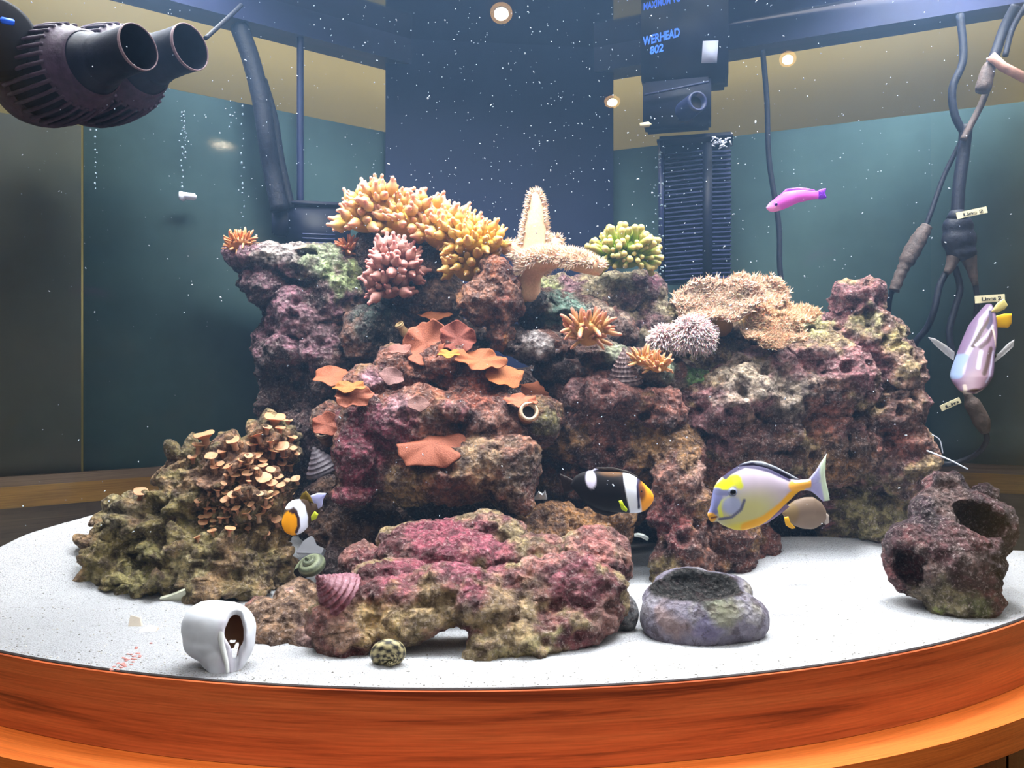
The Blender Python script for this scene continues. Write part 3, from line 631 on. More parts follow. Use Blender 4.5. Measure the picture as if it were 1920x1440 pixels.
SLIM = [(0, .14), (.3, .14), (.6, .145), (.8, .13), (.95, .09), (1.02, .04)]
HAMMER = [(0, .17), (.4, .17), (.75, .17), (.88, .2), (1.0, .2), (1.08, .1)]
def obj_from(me, parent, loc, rot, sc, name='tentacle'):
    o = bpy.data.objects.new(name, me); COL.objects.link(o); o.parent = parent; o.location = Vector(loc)-ORG[parent.name]
    o.rotation_mode = 'QUATERNION'; o.rotation_quaternion = rot; o.scale = (sc if hasattr(sc, '__len__') else (sc,)*3); return o
def quat(d, roll=0):
    q = Vector(d).normalized().to_track_quat('Z', 'Y'); return q@Quaternion((0, 0, 1), roll)
def anemone(name, label, heads, base, tip, body, length, n_per=.9, prof=BULB, cat='anemone', group=None, seed=0, back=-.35, thick=1.0, down=-.45):
    """heads: (px, py, Y, rx, ry, rd) domes in photo pixels"""
    r = random.Random(seed); c0 = P(*heads[0][:3]); t = thing(name, c0, label, cat, group)
    mes = [tentacle_mesh(base, tip, [(z, q*thick) for z, q in prof], b) for b in (.05, .18, .32)]
    bV = remeshed([bl(*h) for h in heads], .003, 4); bc = np.tile(np.array(S(*body)), (len(bV[0]), 1))*(1+.12*fbm(bV[0]/.01, 3, 2))[:, None]
    mk('oral_disc', (bV[0], bV[2]), M['flesh'], t, bc)
    for (px, py, Y, rx, ry, rd) in heads:
        C = P(px, py, Y); R3 = (pm(rx, Y), pm(rd, Y), pm(ry, Y)); n = int(n_per*(rx*ry)**.5*.9)
        k = 0; ga = PI*(3-5**.5); tot = int(n*1.9)
        for i in range(tot):
            z = 1-2*(i+.5)/tot; a = ga*i; q = math.sqrt(max(0, 1-z*z)); d = Vector((q*math.cos(a), q*math.sin(a), z))
            if d.y > -back*1.2 or d.z < down: continue
            d = (d+Vector([r.uniform(-.15, .15) for _ in range(3)])).normalized()
            p = C+Vector((d.x*R3[0], d.y*R3[1], d.z*R3[2]))*.93
            if any(((p.x-P(*h[:3]).x)/pm(h[3], h[2]))**2+((p.y-h[2])/pm(h[5], h[2]))**2+((p.z-P(*h[:3]).z)/pm(h[4], h[2]))**2 < .62 for h in heads): continue
            L = pm(length, Y)*r.uniform(.65, 1.25); nd = (Vector((d.x/R3[0], d.y/R3[1], d.z/R3[2])).normalized()+Vector((0, 0, .25))+Vector([r.uniform(-.3, .3) for _ in range(3)])).normalized()
            obj_from(mes[i % 3], t, p, quat(nd, r.uniform(0, 6)), L)
    return t
anemone('bubble_tip_anemone', 'large yellow bubble-tip anemone crowning the top of the reef, left lobe highest',
        [(712, 395, 1.13, 50, 34, 40), (775, 420, 1.12, 56, 34, 40), (840, 440, 1.10, 46, 30, 36), (690, 420, 1.13, 36, 18, 34)], (218, 178, 88), (222, 170, 146), (214, 168, 60), 36, 1.75, seed=1)
anemone('bubble_tip_anemone', 'yellow bubble-tip anemone leaning right towards the white leather coral',
        [(895, 460, 1.06, 46, 18, 34), (880, 495, 1.07, 34, 34, 24), (860, 440, 1.08, 36, 20, 30)], (218, 180, 82), (224, 180, 120), (214, 170, 54), 32, 1.7, seed=2)
anemone('bubble_tip_anemone', 'dusky pink bubble-tip anemone hanging below the yellow one',
        [(742, 505, 1.08, 34, 34, 30), (728, 545, 1.08, 22, 16, 22)], (186, 136, 126), (202, 144, 138), (176, 120, 106), 34, 1.9, seed=3, thick=1.1)
anemone('bubble_tip_anemone', 'orange bubble-tip anemone on the shelf rock, mid right of centre',
        [(1103, 615, 1.00, 34, 14, 26), (1103, 632, 1.01, 22, 18, 20)], (210, 162, 106), (208, 146, 124), (202, 150, 88), 28, 2.0, prof=SLIM, seed=4)
anemone('bubble_tip_anemone', 'small orange bubble-tip anemone beside the cone-shaped snail',
        [(1208, 676, 1.02, 22, 11, 18), (1234, 688, 1.01, 18, 11, 14)], (208, 164, 104), (208, 154, 120), (210, 146, 80), 18, 2.6, prof=SLIM, seed=5)
anemone('bubble_tip_anemone', 'tiny orange anemone on the far left tip of the tower rock',
        [(452, 455, 1.10, 22, 12, 16), (440, 466, 1.10, 14, 8, 14)], (204, 146, 90), (206, 148, 104), (190, 126, 70), 15, 2.6, prof=SLIM, seed=6)
anemone('bubble_tip_anemone', 'tiny orange anemone tucked behind the crown rock at left',
        [(652, 468, 1.13, 10, 14, 12)], (216, 140, 90), (220, 150, 120), (210, 150, 60), 17, 3.4, prof=SLIM, seed=7)
# green frogspawn
anemone('frogspawn_coral', 'round green and cream frogspawn coral on top of the back rock', [(1170, 476, 1.14, 44, 28, 34)],
        (150, 176, 50), (206, 194, 122), (130, 150, 40), 26, 3.6, prof=HAMMER, cat='coral', seed=8, thick=1.0, down=-.7)

def polyp_tufts(pts, nors, size, k=5, seed=0, spread=.8):
    r = random.Random(seed); L = []; V = []; Fc = []
    for p, n in zip(pts, nors):
        n = Vector(n); q = n.to_track_quat('Z', 'Y')
        for j in range(k):
            a = 2*PI*(j+r.random()*.6)/k; d = q@Vector((math.cos(a)*spread, math.sin(a)*spread, 1)).normalized(); s = size*r.uniform(.7, 1.25)
            o = d.orthogonal().normalized()*s*.17; o2 = d.cross(o); b = Vector(p)-n*size*.1; i = len(V)
            V += [b+o, b-o*.5+o2*.87, b-o*.5-o2*.87, b+d*s]; Fc += [[i, i+1, i+3], [i+1, i+2, i+3], [i+2, i, i+3]]
    return np.array([v[:] for v in V]), Fc
def surf_sample(co, nn, num, cond, seed):
    rg = np.random.default_rng(seed); ids = np.where(cond(co, nn))[0]; ids = rg.choice(ids, min(num, len(ids)), replace=False); return co[ids], nn[ids]
# white leather coral with a tall finger
t = thing('leather_coral', P(992, 545, 1.06), 'cream leather coral with one tall finger and an arm drooping right', 'coral')
def chain(pts, n=3):   # (px,py,Y,r)
    out = []
    for a, b in zip(pts[:-1], pts[1:]):
        for k in range(n*2):
            u = k/(n*2); px, py, Y, rr = [a[i]+(b[i]-a[i])*u for i in range(4)]; out.append(bl(px, py, Y, rr, rr, rr))
    px, py, Y, rr = pts[-1]; out.append(bl(px, py, Y, rr, rr, rr)); return out
parts = chain([(989, 548, 1.07, 25), (992, 515, 1.06, 23), (1000, 492, 1.05, 30)])+chain([(1002, 480, 1.05, 27), (1003, 430, 1.05, 22), (1005, 395, 1.05, 16), (1004, 370, 1.05, 11)], 4)
parts += chain([(1005, 490, 1.04, 25), (1050, 483, 1.02, 18), (1085, 492, 1.0, 19), (1118, 503, .99, 15)])+chain([(995, 483, 1.05, 22), (965, 468, 1.06, 15), (945, 462, 1.06, 9)])+chain([(1010, 475, 1.07, 20), (1035, 462, 1.09, 15), (1042, 455, 1.09, 12)])
co, nn, fc = remeshed(parts, .0028, 5)
mk('body', (co, fc), M['flesh'], t, np.tile(colr(220, 184, 150), (len(co), 1)))
zt = P(0, 512, 1.05).z
pp, pn = surf_sample(co, nn, 1100, lambda c, n: (c[:, 2] > zt) & ((n[:, 2] > -.35) | (n[:, 0] < -.6) | (n[:, 0] > .6)) & ~((c[:, 2] > P(0, 470, 1.05).z) & (n[:, 1] < -.55)), 3)
tf = polyp_tufts(pp, pn, .0085, 4, 5, .6)
tag(mk('polyps', tf, M['flesh'], t, np.tile(colr(236, 212, 194), (len(tf[0]), 1)), smooth=False), kind='stuff')

def plate(name, label, px, py, Y, rx, ry, nrm, col, under, ruff=.16, k=5, cup=.35, tufts=700, tsize=.006, seed=1, cat='coral', tcol=None, th=.003, group=None, stem=None):
    """ruffled disc coral: rx, ry pixel radii in its own plane"""
    q = Vector(nrm).normalized().to_track_quat('Z', 'Y'); c = P(px, py, Y); nr, na = 16, 72; V = []; cols = []; r = random.Random(seed)
    ph = [r.uniform(0, 6) for _ in range(4)]
    for side in (0, 1):
        for i in range(nr+1):
            u = i/nr
            for j in range(na):
                a = 2*PI*j/na; rad = u*(1+.05*math.sin(2*a+ph[0])+.05*math.sin(5*a+ph[1])+.03*math.sin(11*a+ph[2]))
                z = cup*u*u+ruff*u**2*math.sin(k*a+ph[3])+.3*ruff*u**3*math.sin((2*k+1)*a+ph[1])
                V.append(c+q@Vector((pm(rx, Y)*rad*math.cos(a), pm(ry, Y)*rad*math.sin(a), pm(ry, Y)*z-side*th*(1-.5*u))))
                cc = np.array(S(*(col if side == 0 else under))); stripe = 1+(.10*math.sin(a*40) if side else .02*math.sin(a*23))*u; cols.append(cc*stripe)
    Fc = []; m = (nr+1)*na
    for side in (0, 1):
        for i in range(nr):
            for j in range(na):
                a = side*m+i*na+j; b = side*m+i*na+(j+1) % na; f = [a, b, b+na, a+na]; Fc.append(f if side == 0 else f[::-1])
    for j in range(na):
        a = nr*na+j; b = nr*na+(j+1) % na; Fc.append([a, b, b+m, a+m])
    V = np.array([v[:] for v in V]); cols = np.array(cols)
    if tufts or stem:
        t = thing(name, c, label, cat, group); mk('cap', (V, Fc), M['flesh' if tufts else 'disc'], t, cols)
        if tufts:
            top = V[:m]; rg = np.random.default_rng(seed); ids = rg.choice(m-na, min(tufts, m-na), replace=False, p=None); nz = q@Vector((0, 0, 1))
            pts = top[ids]+rg.normal(0, .0018, (len(ids), 3)); nors = np.array(nz[:])+rg.normal(0, .25, (len(ids), 3))
            tf = polyp_tufts(pts, nors, tsize, 5, seed); tc = np.tile(np.array(S(*(tcol or col))), (len(tf[0]), 1))
            tag(mk('polyps', tf, M['flesh'], t, tc, smooth=False), kind='stuff')
        if stem:
            e = P(*stem); mk('stalk', tube(catmull([c-q@Vector((0, 0, .002)), (c+e)/2+Vector((0, 0, -.004)), e], 4), [pm(rx*.3, Y)]*9, 12), M['flesh'], t, np.tile(np.array(S(*under)), (9*12+2, 1)))
        return t
    o = mk(name, (V, Fc), M['disc'], None, cols); return tag(o, label, cat, group)
plate('toadstool_coral', 'broad tan toadstool coral with a fuzzy front, upper left of the plate group', 1345, 570, 1.07, 84, 50, (-.15, -.85, .55), (184, 156, 134), (196, 156, 96), tufts=1150, tsize=.0085, tcol=(214, 188, 170), seed=31, stem=(1350, 610, 1.12), ruff=.14)
plate('toadstool_coral', 'tan toadstool coral fold rising behind, its fringed rim highest of the plates', 1415, 555, 1.10, 66, 44, (.25, -.75, .6), (188, 158, 124), (198, 156, 92), tufts=1150, tsize=.0085, tcol=(216, 188, 166), seed=32, stem=(1410, 620, 1.14), ruff=.2, k=4)
plate('toadstool_coral', 'orange-tan plate coral with a pointed tip reaching right over the boulder', 1480, 592, 1.09, 56, 30, (.2, -.55, .8), (190, 158, 112), (200, 154, 84), tufts=1150, tsize=.0085, tcol=(212, 180, 150), seed=33, stem=(1470, 640, 1.14), ruff=.2, k=3)
plate('toadstool_coral', 'lowest orange-tan plate coral with a drooping fringed lip', 1450, 628, 1.05, 56, 34, (-.1, -.75, .5), (186, 154, 112), (196, 152, 92), tufts=1150, tsize=.0085, tcol=(212, 180, 154), seed=34, stem=(1450, 660, 1.12), ruff=.25, k=4)
def pompom(label, px, py, Y, r_px, n, seed, ln):
    t = thing('pompom_coral', P(px, py, Y), label, 'coral'); co, nn, fc = remeshed([bl(px, py+6, Y+.01, r_px*.8, r_px*.72, r_px*.6)], .004, 3)
    mk('body', (co, fc), M['flesh'], t, np.tile(colr(206, 160, 150), (len(co), 1)))
    pp, pn = surf_sample(co, nn, n, lambda c, n_: (n_[:, 1] < .5) & (n_[:, 2] > -.8), seed); r = random.Random(seed); L = []
    for p, q in zip(pp, pn):
        for j in range(3):
            d = (Vector(q)+Vector([r.uniform(-.8, .8) for _ in range(3)])).normalized(); s = pm(ln, Y)*r.uniform(.7, 1.2)
            L.append(tube([p, Vector(p)+d*s*.5+Vector((0, 0, .001)), Vector(p)+d*s+Vector((0, 0, -.0015))], [.0011, .0009, .0006], 4, cap=False))
    V, Fc = join(L); tag(mk('tentacles', (V, Fc), M['flesh'], t, np.tile(colr(236, 214, 214), (len(V), 1))), kind='stuff')
pompom('large pale pink pulsing pompom coral below the tan toadstool coral', 1300, 624, 1.04, 44, 420, 41, 15)
pompom('smaller pale pink pompom coral, left of the larger one', 1246, 630, 1.05, 24, 200, 42, 18)

# mushroom corals on the middle rocks: (px, py, rx, ry, normal, colour, label)
MUSH = [
 (622, 706, 38, 20, (-.2, -.62, .75), (196, 104, 72), 'orange-brown mushroom coral, leftmost at the top left of the coralline rock'),
 (655, 726, 30, 14, (-.1, -.55, .8), (208, 120, 60), 'small golden mushroom coral tucked between the two left ones'),
 (664, 744, 36, 20, (.1, -.75, .6), (190, 100, 76), 'orange-brown mushroom coral just below the leftmost one'),
 (734, 706, 24, 14, (.4, -.8, .5), (160, 106, 104), 'dusky mauve mushroom coral beside the pink knob'),
 (612, 796, 28, 18, (.3, -.8, .45), (176, 88, 66), 'brown mushroom coral low on the left above the dark cone snail'),
 (810, 832, 64, 38, (0, -.66, .75), (188, 98, 74), 'largest mushroom coral, wide brick-orange cap in the middle of the rock'),
 (818, 592, 33, 13, (0, -.5, .85), (200, 112, 70), 'small orange mushroom coral highest up under the crown rock'),
 (798, 644, 42, 36, (-.2, -.9, .35), (190, 98, 70), 'tall upright orange-brown mushroom coral right of the pale tube'),
 (858, 634, 34, 26, (.1, -.9, .4), (150, 66, 50), 'dim rust mushroom coral in the shade behind the upright one'),
 (750, 655, 22, 12, (-.2, -.6, .7), (172, 100, 90), 'small mauve-brown mushroom coral at the foot of the pale tube'),
 (842, 664, 20, 12, (0, -.5, .85), (208, 128, 50), 'tiny golden mushroom coral between the upright one and the strap'),
 (900, 676, 48, 24, (.2, -.6, .75), (196, 104, 62), 'long orange mushroom coral, first of the row running down right'),
 (945, 706, 38, 24, (.3, -.65, .7), (204, 112, 64), 'orange mushroom coral in the middle of the row running down right'),
 (1012, 734, 40, 20, (.3, -.6, .75), (206, 108, 72), 'orange mushroom coral at the right end of the row'),
 (976, 752, 32, 15, (-.1, -.55, .8), (204, 106, 76), 'orange mushroom coral hooding the white-rimmed tube'),
 (785, 758, 21, 13, (0, -.75, .6), (142, 90, 84), 'small greyish-brown mushroom coral above the largest one'),
]
for i, (px, py, rx, ry, nr, c, lab) in enumerate(MUSH):
    p, n = hit(px, py); Y = p.y-.018
    c = (int(c[0]*.82), int(c[1]*.88), int(c[2]*.86)); plate('mushroom_coral', lab, px, py, Y, rx, ry*1.25, nr, c, tuple(min(255, int(k*1.06)) for k in (c[0], c[1]+8, c[2]-8)), tufts=0, cup=(-.28 if i == 5 else .14), ruff=(.12 if i == 5 else .17), k=3+i % 3, seed=50+i, cat='coral', th=.0018,
          group='mushroom corals on the middle rock')
# tube worms and holes
def worm_tube(label, pts, rad, col, rim):
    P3 = catmull([P(*p) for p in pts], 5); t = thing('worm_tube', P3[0], label, 'tube'); n = len(P3)
    V, Fc = tube(P3, [rad*(1-.15*math.sin(i*1.7)) for i in range(n)], 16, cap=False)
    mk('tube', (V, Fc), M['shell'], t, np.tile(colr(*col), (len(V), 1))*(1+.25*vnoise(V/.004, 4))[:, None])
    d = (P3[-1]-P3[-2]).normalized(); e = P3[-1]
    vf = lathe([(rad*.72, -.012), (rad*.72, .0), (rad*.9, .0012), (rad*1.08, .0), (rad*1.05, -.003)], 18, e, d); mk('rim', vf, M['shell'], t, np.tile(colr(*rim), (len(vf[0]), 1)))
    mk('inner_dark', lathe([(.0001, -.006), (rad*.7, -.006)], 18, e, d), M['black_hole'], t)
M['black_hole'] = plain('hole_shade', S(24, 14, 14), .9)  # for dark discs set in openings, standing in for the shade inside
pz = hit(790, 650)[0].y
worm_tube('pale tan worm tube sticking up left of the upright mushroom coral', [(786, 652, pz-.015), (765, 632, pz-.025), (748, 608, pz-.035)], .0058, (168, 136, 96), (226, 200, 150))
pz = hit(990, 775)[0].y
worm_tube('short tube with white rim and black mouth under the orange mushroom corals', [(984, 782, pz+.01), (988, 776, pz-.012), (992, 771, pz-.026)], .011, (150, 100, 60), (196, 170, 144))
pz = hit(606, 812)[0].y
worm_tube('stubby tube end in the shade left of the coralline rock', [(618, 826, pz+.01), (610, 816, pz-.008), (605, 808, pz-.018)], .009, (110, 74, 54), (150, 124, 104))

# cup polyps on the branching rock
t = thing('polyp_colony', P(460, 880, .98), 'colony of tan cup-shaped polyps covering the top right of the knobby rock', 'coral')
CUP = []
for v, (fl, hgt) in enumerate(((1.0, 1.1), (.8, .9), (1.15, 1.4))):
    vf = lathe([(.40, -.5), (.36, .2*hgt), (.44, .6*hgt), (.8*fl, .9*hgt), (1.0*fl, 1.0*hgt), (.9*fl, 1.02*hgt), (.4, .86*hgt), (.16, .9*hgt), (.0001, .84*hgt)], 14)
    V, Fc = vf; a = np.arctan2(V[:, 1], V[:, 0]); V[:, 2] += .08*np.sin(a*3+v)*np.linalg.norm(V[:, :2], axis=1)
    z = np.clip(V[:, 2]/hgt, 0, 1)[:, None]; CUP.append(make_mesh('polyp', (V, Fc), colr(190, 146, 120)*(1-z)+colr(196, 144, 106)*z, M['flesh']))
big = [(514, 785, 20), (440, 823, 16), (388, 822, 17), (372, 836, 13), (420, 844, 13), (475, 836, 12), (488, 815, 13), (545, 818, 13), (530, 840, 13), (495, 896, 16), (450, 862, 10), (480, 857, 9), (432, 875, 11), (415, 868, 10), (455, 880, 10), (485, 963, 13), (520, 972, 13), (405, 878, 9), (465, 888, 11), (425, 890, 9), (512, 845, 12), (487, 853, 10), (362, 855, 11), (398, 858, 11), (436, 928, 11), (450, 915, 10), (262, 925, 12), (540, 790, 9), (500, 800, 11), (535, 858, 9)]
r = random.Random(5)
while len(big) < 110:
    px, py = r.gauss(455, 62), r.gauss(885, 50)
    if 350 < px < 560 and 790 < py < 1010 and py > 1010-.9*(px-290) and all((px-b[0])**2+(py-b[1])**2 > (b[2]*.75+5)**2 for b in big): big.append((px, py, r.uniform(5.5, 10)))
for k, (px, py, rr) in enumerate(big):
    p, n = hit(px, py+rr*.8, .98)
    if p.y > 1.12: continue
    d = (Vector((r.uniform(-.35, .35), r.uniform(-.5, .05), 1.0))+n*.25).normalized(); obj_from(CUP[k % 3], t, p, quat(d, r.uniform(0, 6)), pm(rr, p.y), 'polyp')

# ------------------------------------------------------------------ snails and shells
def cone_snail(name, label, px, py, Y, R_px, H_px, axis, c1, c2, whorls=6, use_hit=True):
    if use_hit: Y = hit(px, py)[0].y-pm(R_px*.5, hit(px, py)[0].y)
    R0, H = pm(R_px, Y), pm(H_px, Y); prof = [(.0001, H)]; n = whorls*5
    for i in range(1, n+1):
        u = i/n; ph = (u*whorls) % 1; prof.append((R0*u*(1+.05*math.sin(ph*2*PI)), H*(1-u)-.02*H*math.cos(ph*2*PI)))
    prof += [(R0*.96, -.08*H), (R0*.5, -.12*H), (.0001, -.1*H)]
    base = P(px, py, Y); vf = lathe(prof, 40, (0, 0, 0)); V, Fc = vf
    a = np.arctan2(V[:, 1], V[:, 0]); u = np.hypot(V[:, 0], V[:, 1])/R0
    V = V*(1+.04*np.sign(np.sin(a*20+u*20)))[:, None]
    pat = (np.sin(u*whorls*2*PI*2+a) > .1)*.6+(np.sin(a*16+u*9) > .3)*.4
    cc = np.array(S(*c1))*(1-pat[:, None])+np.array(S(*c2))*pat[:, None]
    V = V@frame(axis).T+np.array(base-Vector(axis).normalized()*H*.35)
    o = mk(name, (V, Fc), M['shell'], None, cc); return tag(o, label, 'snail')
cone_snail('trochus_snail', 'striped grey-brown cone-shaped snail on the ledge right of centre', 1170, 692, 1.0, 34, 62, (-.05, -.25, 1), (72, 50, 52), (176, 150, 146), 8)
cone_snail('trochus_snail', 'maroon cone snail with beaded ribs on the left end of the front rock', 622, 1104, .75, 50, 62, (-.62, -.35, .68), (100, 40, 48), (146, 104, 116), 7)
cone_snail('trochus_snail', 'dark grey cone snail in the shade under the small brown mushroom coral', 600, 866, .97, 34, 48, (-.35, -.2, .9), (74, 66, 74), (112, 102, 110), 6, False)
def turban(name, label, px, py, Y, r_px, c1, c2, axis, checker=False):
    L = []; cs = []; n = 70; R0 = pm(r_px, Y)
    pts = []; rad = []
    for i in range(n):
        u = i/(n-1); a = u*2*PI*2.6; rr = R0*(.06+.62*u**1.3); pts.append(Vector((rr*math.cos(a), rr*math.sin(a), R0*(.75-1.0*u)))); rad.append(R0*(.06+.46*u**1.2))
    V, Fc = tube(pts, rad, 22, cap=False)
    k = np.arange(len(V)); ring = k//22; seg = k % 22
    pat = (((ring//2) % 2 == 0) ^ ((seg//2) % 2 == 0)).astype(float) if checker else (np.sin(seg*2*PI/22*6) > .2).astype(float)*.7
    cc = np.array(S(*c1))*(1-pat[:, None])+np.array(S(*c2))*pat[:, None]
    R = frame(axis); base = np.array(P(px, py, Y)); W = V@R.T+base; t = thing(name, P(px, py+r_px, Y), label, 'snail')
    mk('shell', (W, Fc), M['shell'], t, cc)
    e = np.array(pts[-1])@R.T+base; d = np.array((pts[-1]-pts[-2]).normalized())@R.T
    mk('aperture', lathe([(.0001, 0), (rad[-1]*.97, .0003)], 20, e, d), M['black_hole'], t)
turban('turban_snail', 'olive banded round snail behind the maroon cone snail', 582, 1062, .86, 30, (78, 84, 66), (130, 136, 108), (-.3, -.5, .8))
turban('turban_snail', 'cream and black checkered snail under the front rock', 732, 1228, .705, 32, (30, 28, 26), (168, 156, 116), (.2, -.75, -.5), True)
# pale chips and shell fragments
def chip(name, label, px, py, Y, pts, col, th=.004, tiltx=.5, ground=True, cat='shell', group=None):
    V = []; c = P(px, py, Y)
    if ground: c.z = sz(c.x, c.y)+.002
    n = len(pts); rot = Matrix.Rotation(tiltx, 3, 'X')
    for s in (0, 1):
        for (dx, dy) in pts: V.append(c+rot@Vector((pm(dx, Y), s*th, -pm(dy, Y))))
    Fc = [list(range(n)), list(range(2*n-1, n-1, -1))]+[[i, n+i, n+(i+1) % n, (i+1) % n] for i in range(n)]
    V = np.array([v[:] for v in V]); o = mk(name, (V, Fc), M['smooth_shell'], None, np.tile(colr(*col), (len(V), 1)), smooth=False); return tag(o, label, cat, group)
chip('shell_fragment', 'pale triangular shell fragment behind the white whelk shell', 325, 1128, .90, [(-26, 0), (-8, -6), (26, -22), (26, 8), (-10, 10)], (196, 196, 176))
chip('shell_fragment', 'flat beige shell chip lying on the left sand, the more upright one', 252, 1168, .82, [(-10, -16), (8, -12), (14, 4), (2, 12), (-12, 12)], (208, 196, 180), tiltx=-.3)
chip('shell_fragment', 'flat beige shell chip lying on the left sand, right of the upright chip', 276, 1182, .80, [(-14, 2), (0, -10), (18, -6), (20, 4), (4, 12), (-10, 10)], (206, 190, 176), tiltx=-1.0)
chip('shell_fragment', 'bright white scrap in the dark crevice left of the black clownfish', 1014, 932, 1.0, [(-13, 6), (-4, -10), (3, -4), (8, -12), (12, 6)], (236, 240, 246), ground=False)
chip('shell_fragment', 'bright white sliver in the dark gap right of the front rock', 1200, 1008, 1.0, [(-16, -3), (-4, -7), (8, -4), (17, 3), (14, 8), (2, 0)], (216, 224, 222), ground=False)
chip('shell_fragment', 'grey-white shell behind the olive banded snail', 580, 1022, .90, [(-24, 14), (-12, -8), (2, -18), (10, -2), (28, 6), (24, 16)], (116, 116, 122), th=.012, ground=False, tiltx=-.4)
cone = rock('pebble', 'small rounded grey stone between the front rock and the hollow rock', [bl(1172, 1150, .80, 24, 36, 26)], [(118, 120, 124), (134, 134, 130)], seed=77, lump=.002, ridge=.0005, pit=0, fine=.0004, voxel=.003, mat=M['rock_soft'], cat='stone')
# white whelk shell
t = thing('whelk_shell', P(410, 1266, .70), 'large worn white whelk shell with open aperture standing in the front left sand', 'shell')
Y = .70
outer = [bl(404, 1176, Y, 64, 50, 42), bl(425, 1180, Y, 55, 52, 42), bl(392, 1166, Y, 48, 40, 40), bl(400, 1203, Y-.002, 57, 38, 36), bl(448, 1195, Y-.002, 30, 50, 34), bl(410, 1229, Y-.006, 36, 32, 28), bl(442, 1225, Y-.006, 22, 36, 26), bl(412, 1252, Y-.009, 21, 26, 20), bl(440, 1250, Y-.009, 12, 22, 18)]
slit = [bl(437, 1164, Y-.020, 17, 24, 36), bl(437, 1188, Y-.022, 23, 28, 36), bl(441, 1212, Y-.022, 17, 24, 34), bl(437, 1235, Y-.022, 9, 24, 30), bl(434, 1262, Y-.024, 6, 24, 34)]
inner = [bl(428, 1186, Y+.002, 38, 42, 32), bl(428, 1216, Y-.002, 22, 30, 24)]
co, nn, fc = remeshed(outer, .0016, 10, slit+inner)
dI = np.min([np.linalg.norm((co-v.mean(0))/((v.max(0)-v.min(0))/2), axis=1) for v, f in inner], axis=0)
depth = sst(1.10, 1.0, dI)
cc = colr(216, 219, 226)*(1-depth[:, None])+colr(150, 112, 92)*depth[:, None]
rs = sst(.02, .012, np.abs(co[:, 0]-P(460, 0, Y).x))*sst(Y-.006, Y-.02, co[:, 1]); cc = cc*(1-.35*rs[:, None])+colr(196, 170, 196)*.35*rs[:, None]
cc = cc*(1+.05*fbm(co/.02, 2, 2))[:, None]
mk('shell_wall', (co, fc), M['smooth_shell'], t, cc)
mk('columella', tube(catmull([P(420, 1150, Y-.006), P(414, 1180, Y-.016), P(416, 1208, Y-.018), P(424, 1240, Y-.02), P(427, 1262, Y-.022)], 5), [pm(k, Y) for k in np.interp(range(21), [0, 8, 20], [4, 6, 3])], 12), plain('worn_columella', S(212, 214, 212), .5), t)
# sand grit: grey and pink grains, one object
r = random.Random(9); L = []; cs = []
for k in range(2600):
    x = r.uniform(-.7, .75); y = front_y(x)+.004+r.random()**2*.4; s = r.uniform(.0005, .0010)
    V, Fc = ICO[1]; V = V*np.array([s*r.uniform(.7, 1.5), s, s*.7])+np.array([x, y, sz(x, y)+s*.2]); L.append((V, Fc)); c = r.choice([(166, 162, 156), (196, 190, 180), (136, 132, 128), (216, 212, 206)]); cs.append(np.tile(colr(*c), (len(V), 1)))
for k in range(34):
    q = P(262+r.gauss(0, 10), 1236+r.gauss(0, 12), .735); x, y = q.x, CAMZ and (CAMZ/( (1236+r.gauss(0, 12)-700)/F)); s = .0012
    V, Fc = ICO[1]; V = V*np.array([s*1.5, s, s*.7])+np.array([x, y, sz(x, y)+s*.3]); L.append((V, Fc)); cs.append(np.tile(colr(206, 140, 132), (len(V), 1)))
V, Fc = join(L); tag(mk('coral_grit', (V, Fc), M['shell'], None, np.concatenate(cs)), 'scattered grey and pink coral grit on the white sand', 'gravel', kind='stuff')
for (px, py, s, c, lab) in ((792, 0, 0, 0, ''),)[:0]: pass

# ------------------------------------------------------------------ fish
def seg_d(P2, a, b):
    a = np.array(a, float); b = np.array(b, float); ab = b-a; t = np.clip(((P2-a)@ab)/(ab@ab), 0, 1); return np.linalg.norm(P2-(a+t[:, None]*ab), axis=1)
def paint(P2, base, strokes):
    c = np.tile(np.array(S(*base)), (len(P2), 1))
    for st in strokes:
        col = np.array(S(*st[-1]))
        if st[0] == 'line':
            pts, wd, sf = st[1], st[2], st[3]; d = np.min([seg_d(P2, pts[i], pts[i+1]) for i in range(len(pts)-1)], axis=0)/wd
        elif st[0] == 'ell':
            (cx, cy), (rx, ry), rot, sf = st[1], st[2], math.radians(st[3]), st[4]; dx = P2[:, 0]-cx; dy = P2[:, 1]-cy
            u = dx*math.cos(rot)+dy*math.sin(rot); v = -dx*math.sin(rot)+dy*math.cos(rot); d = np.sqrt((u/rx)**2+(v/ry)**2)
        t = sst(1+sf, 1-sf*.5, d)[:, None]; c = c*(1-t)+col*t
    return c
def interp(xs, prof):
    pr = np.array(sorted(prof)); 
    out = []
    for k in range(1, pr.shape[1]): out.append(np.interp(xs, pr[:, 0], pr[:, k]))
    return out
def smooth1(a, n=3):
    for _ in range(n): a = np.concatenate([a[:1], (a[:-2]+2*a[1:-1]+a[2:])/4, a[-1:]])
    return a
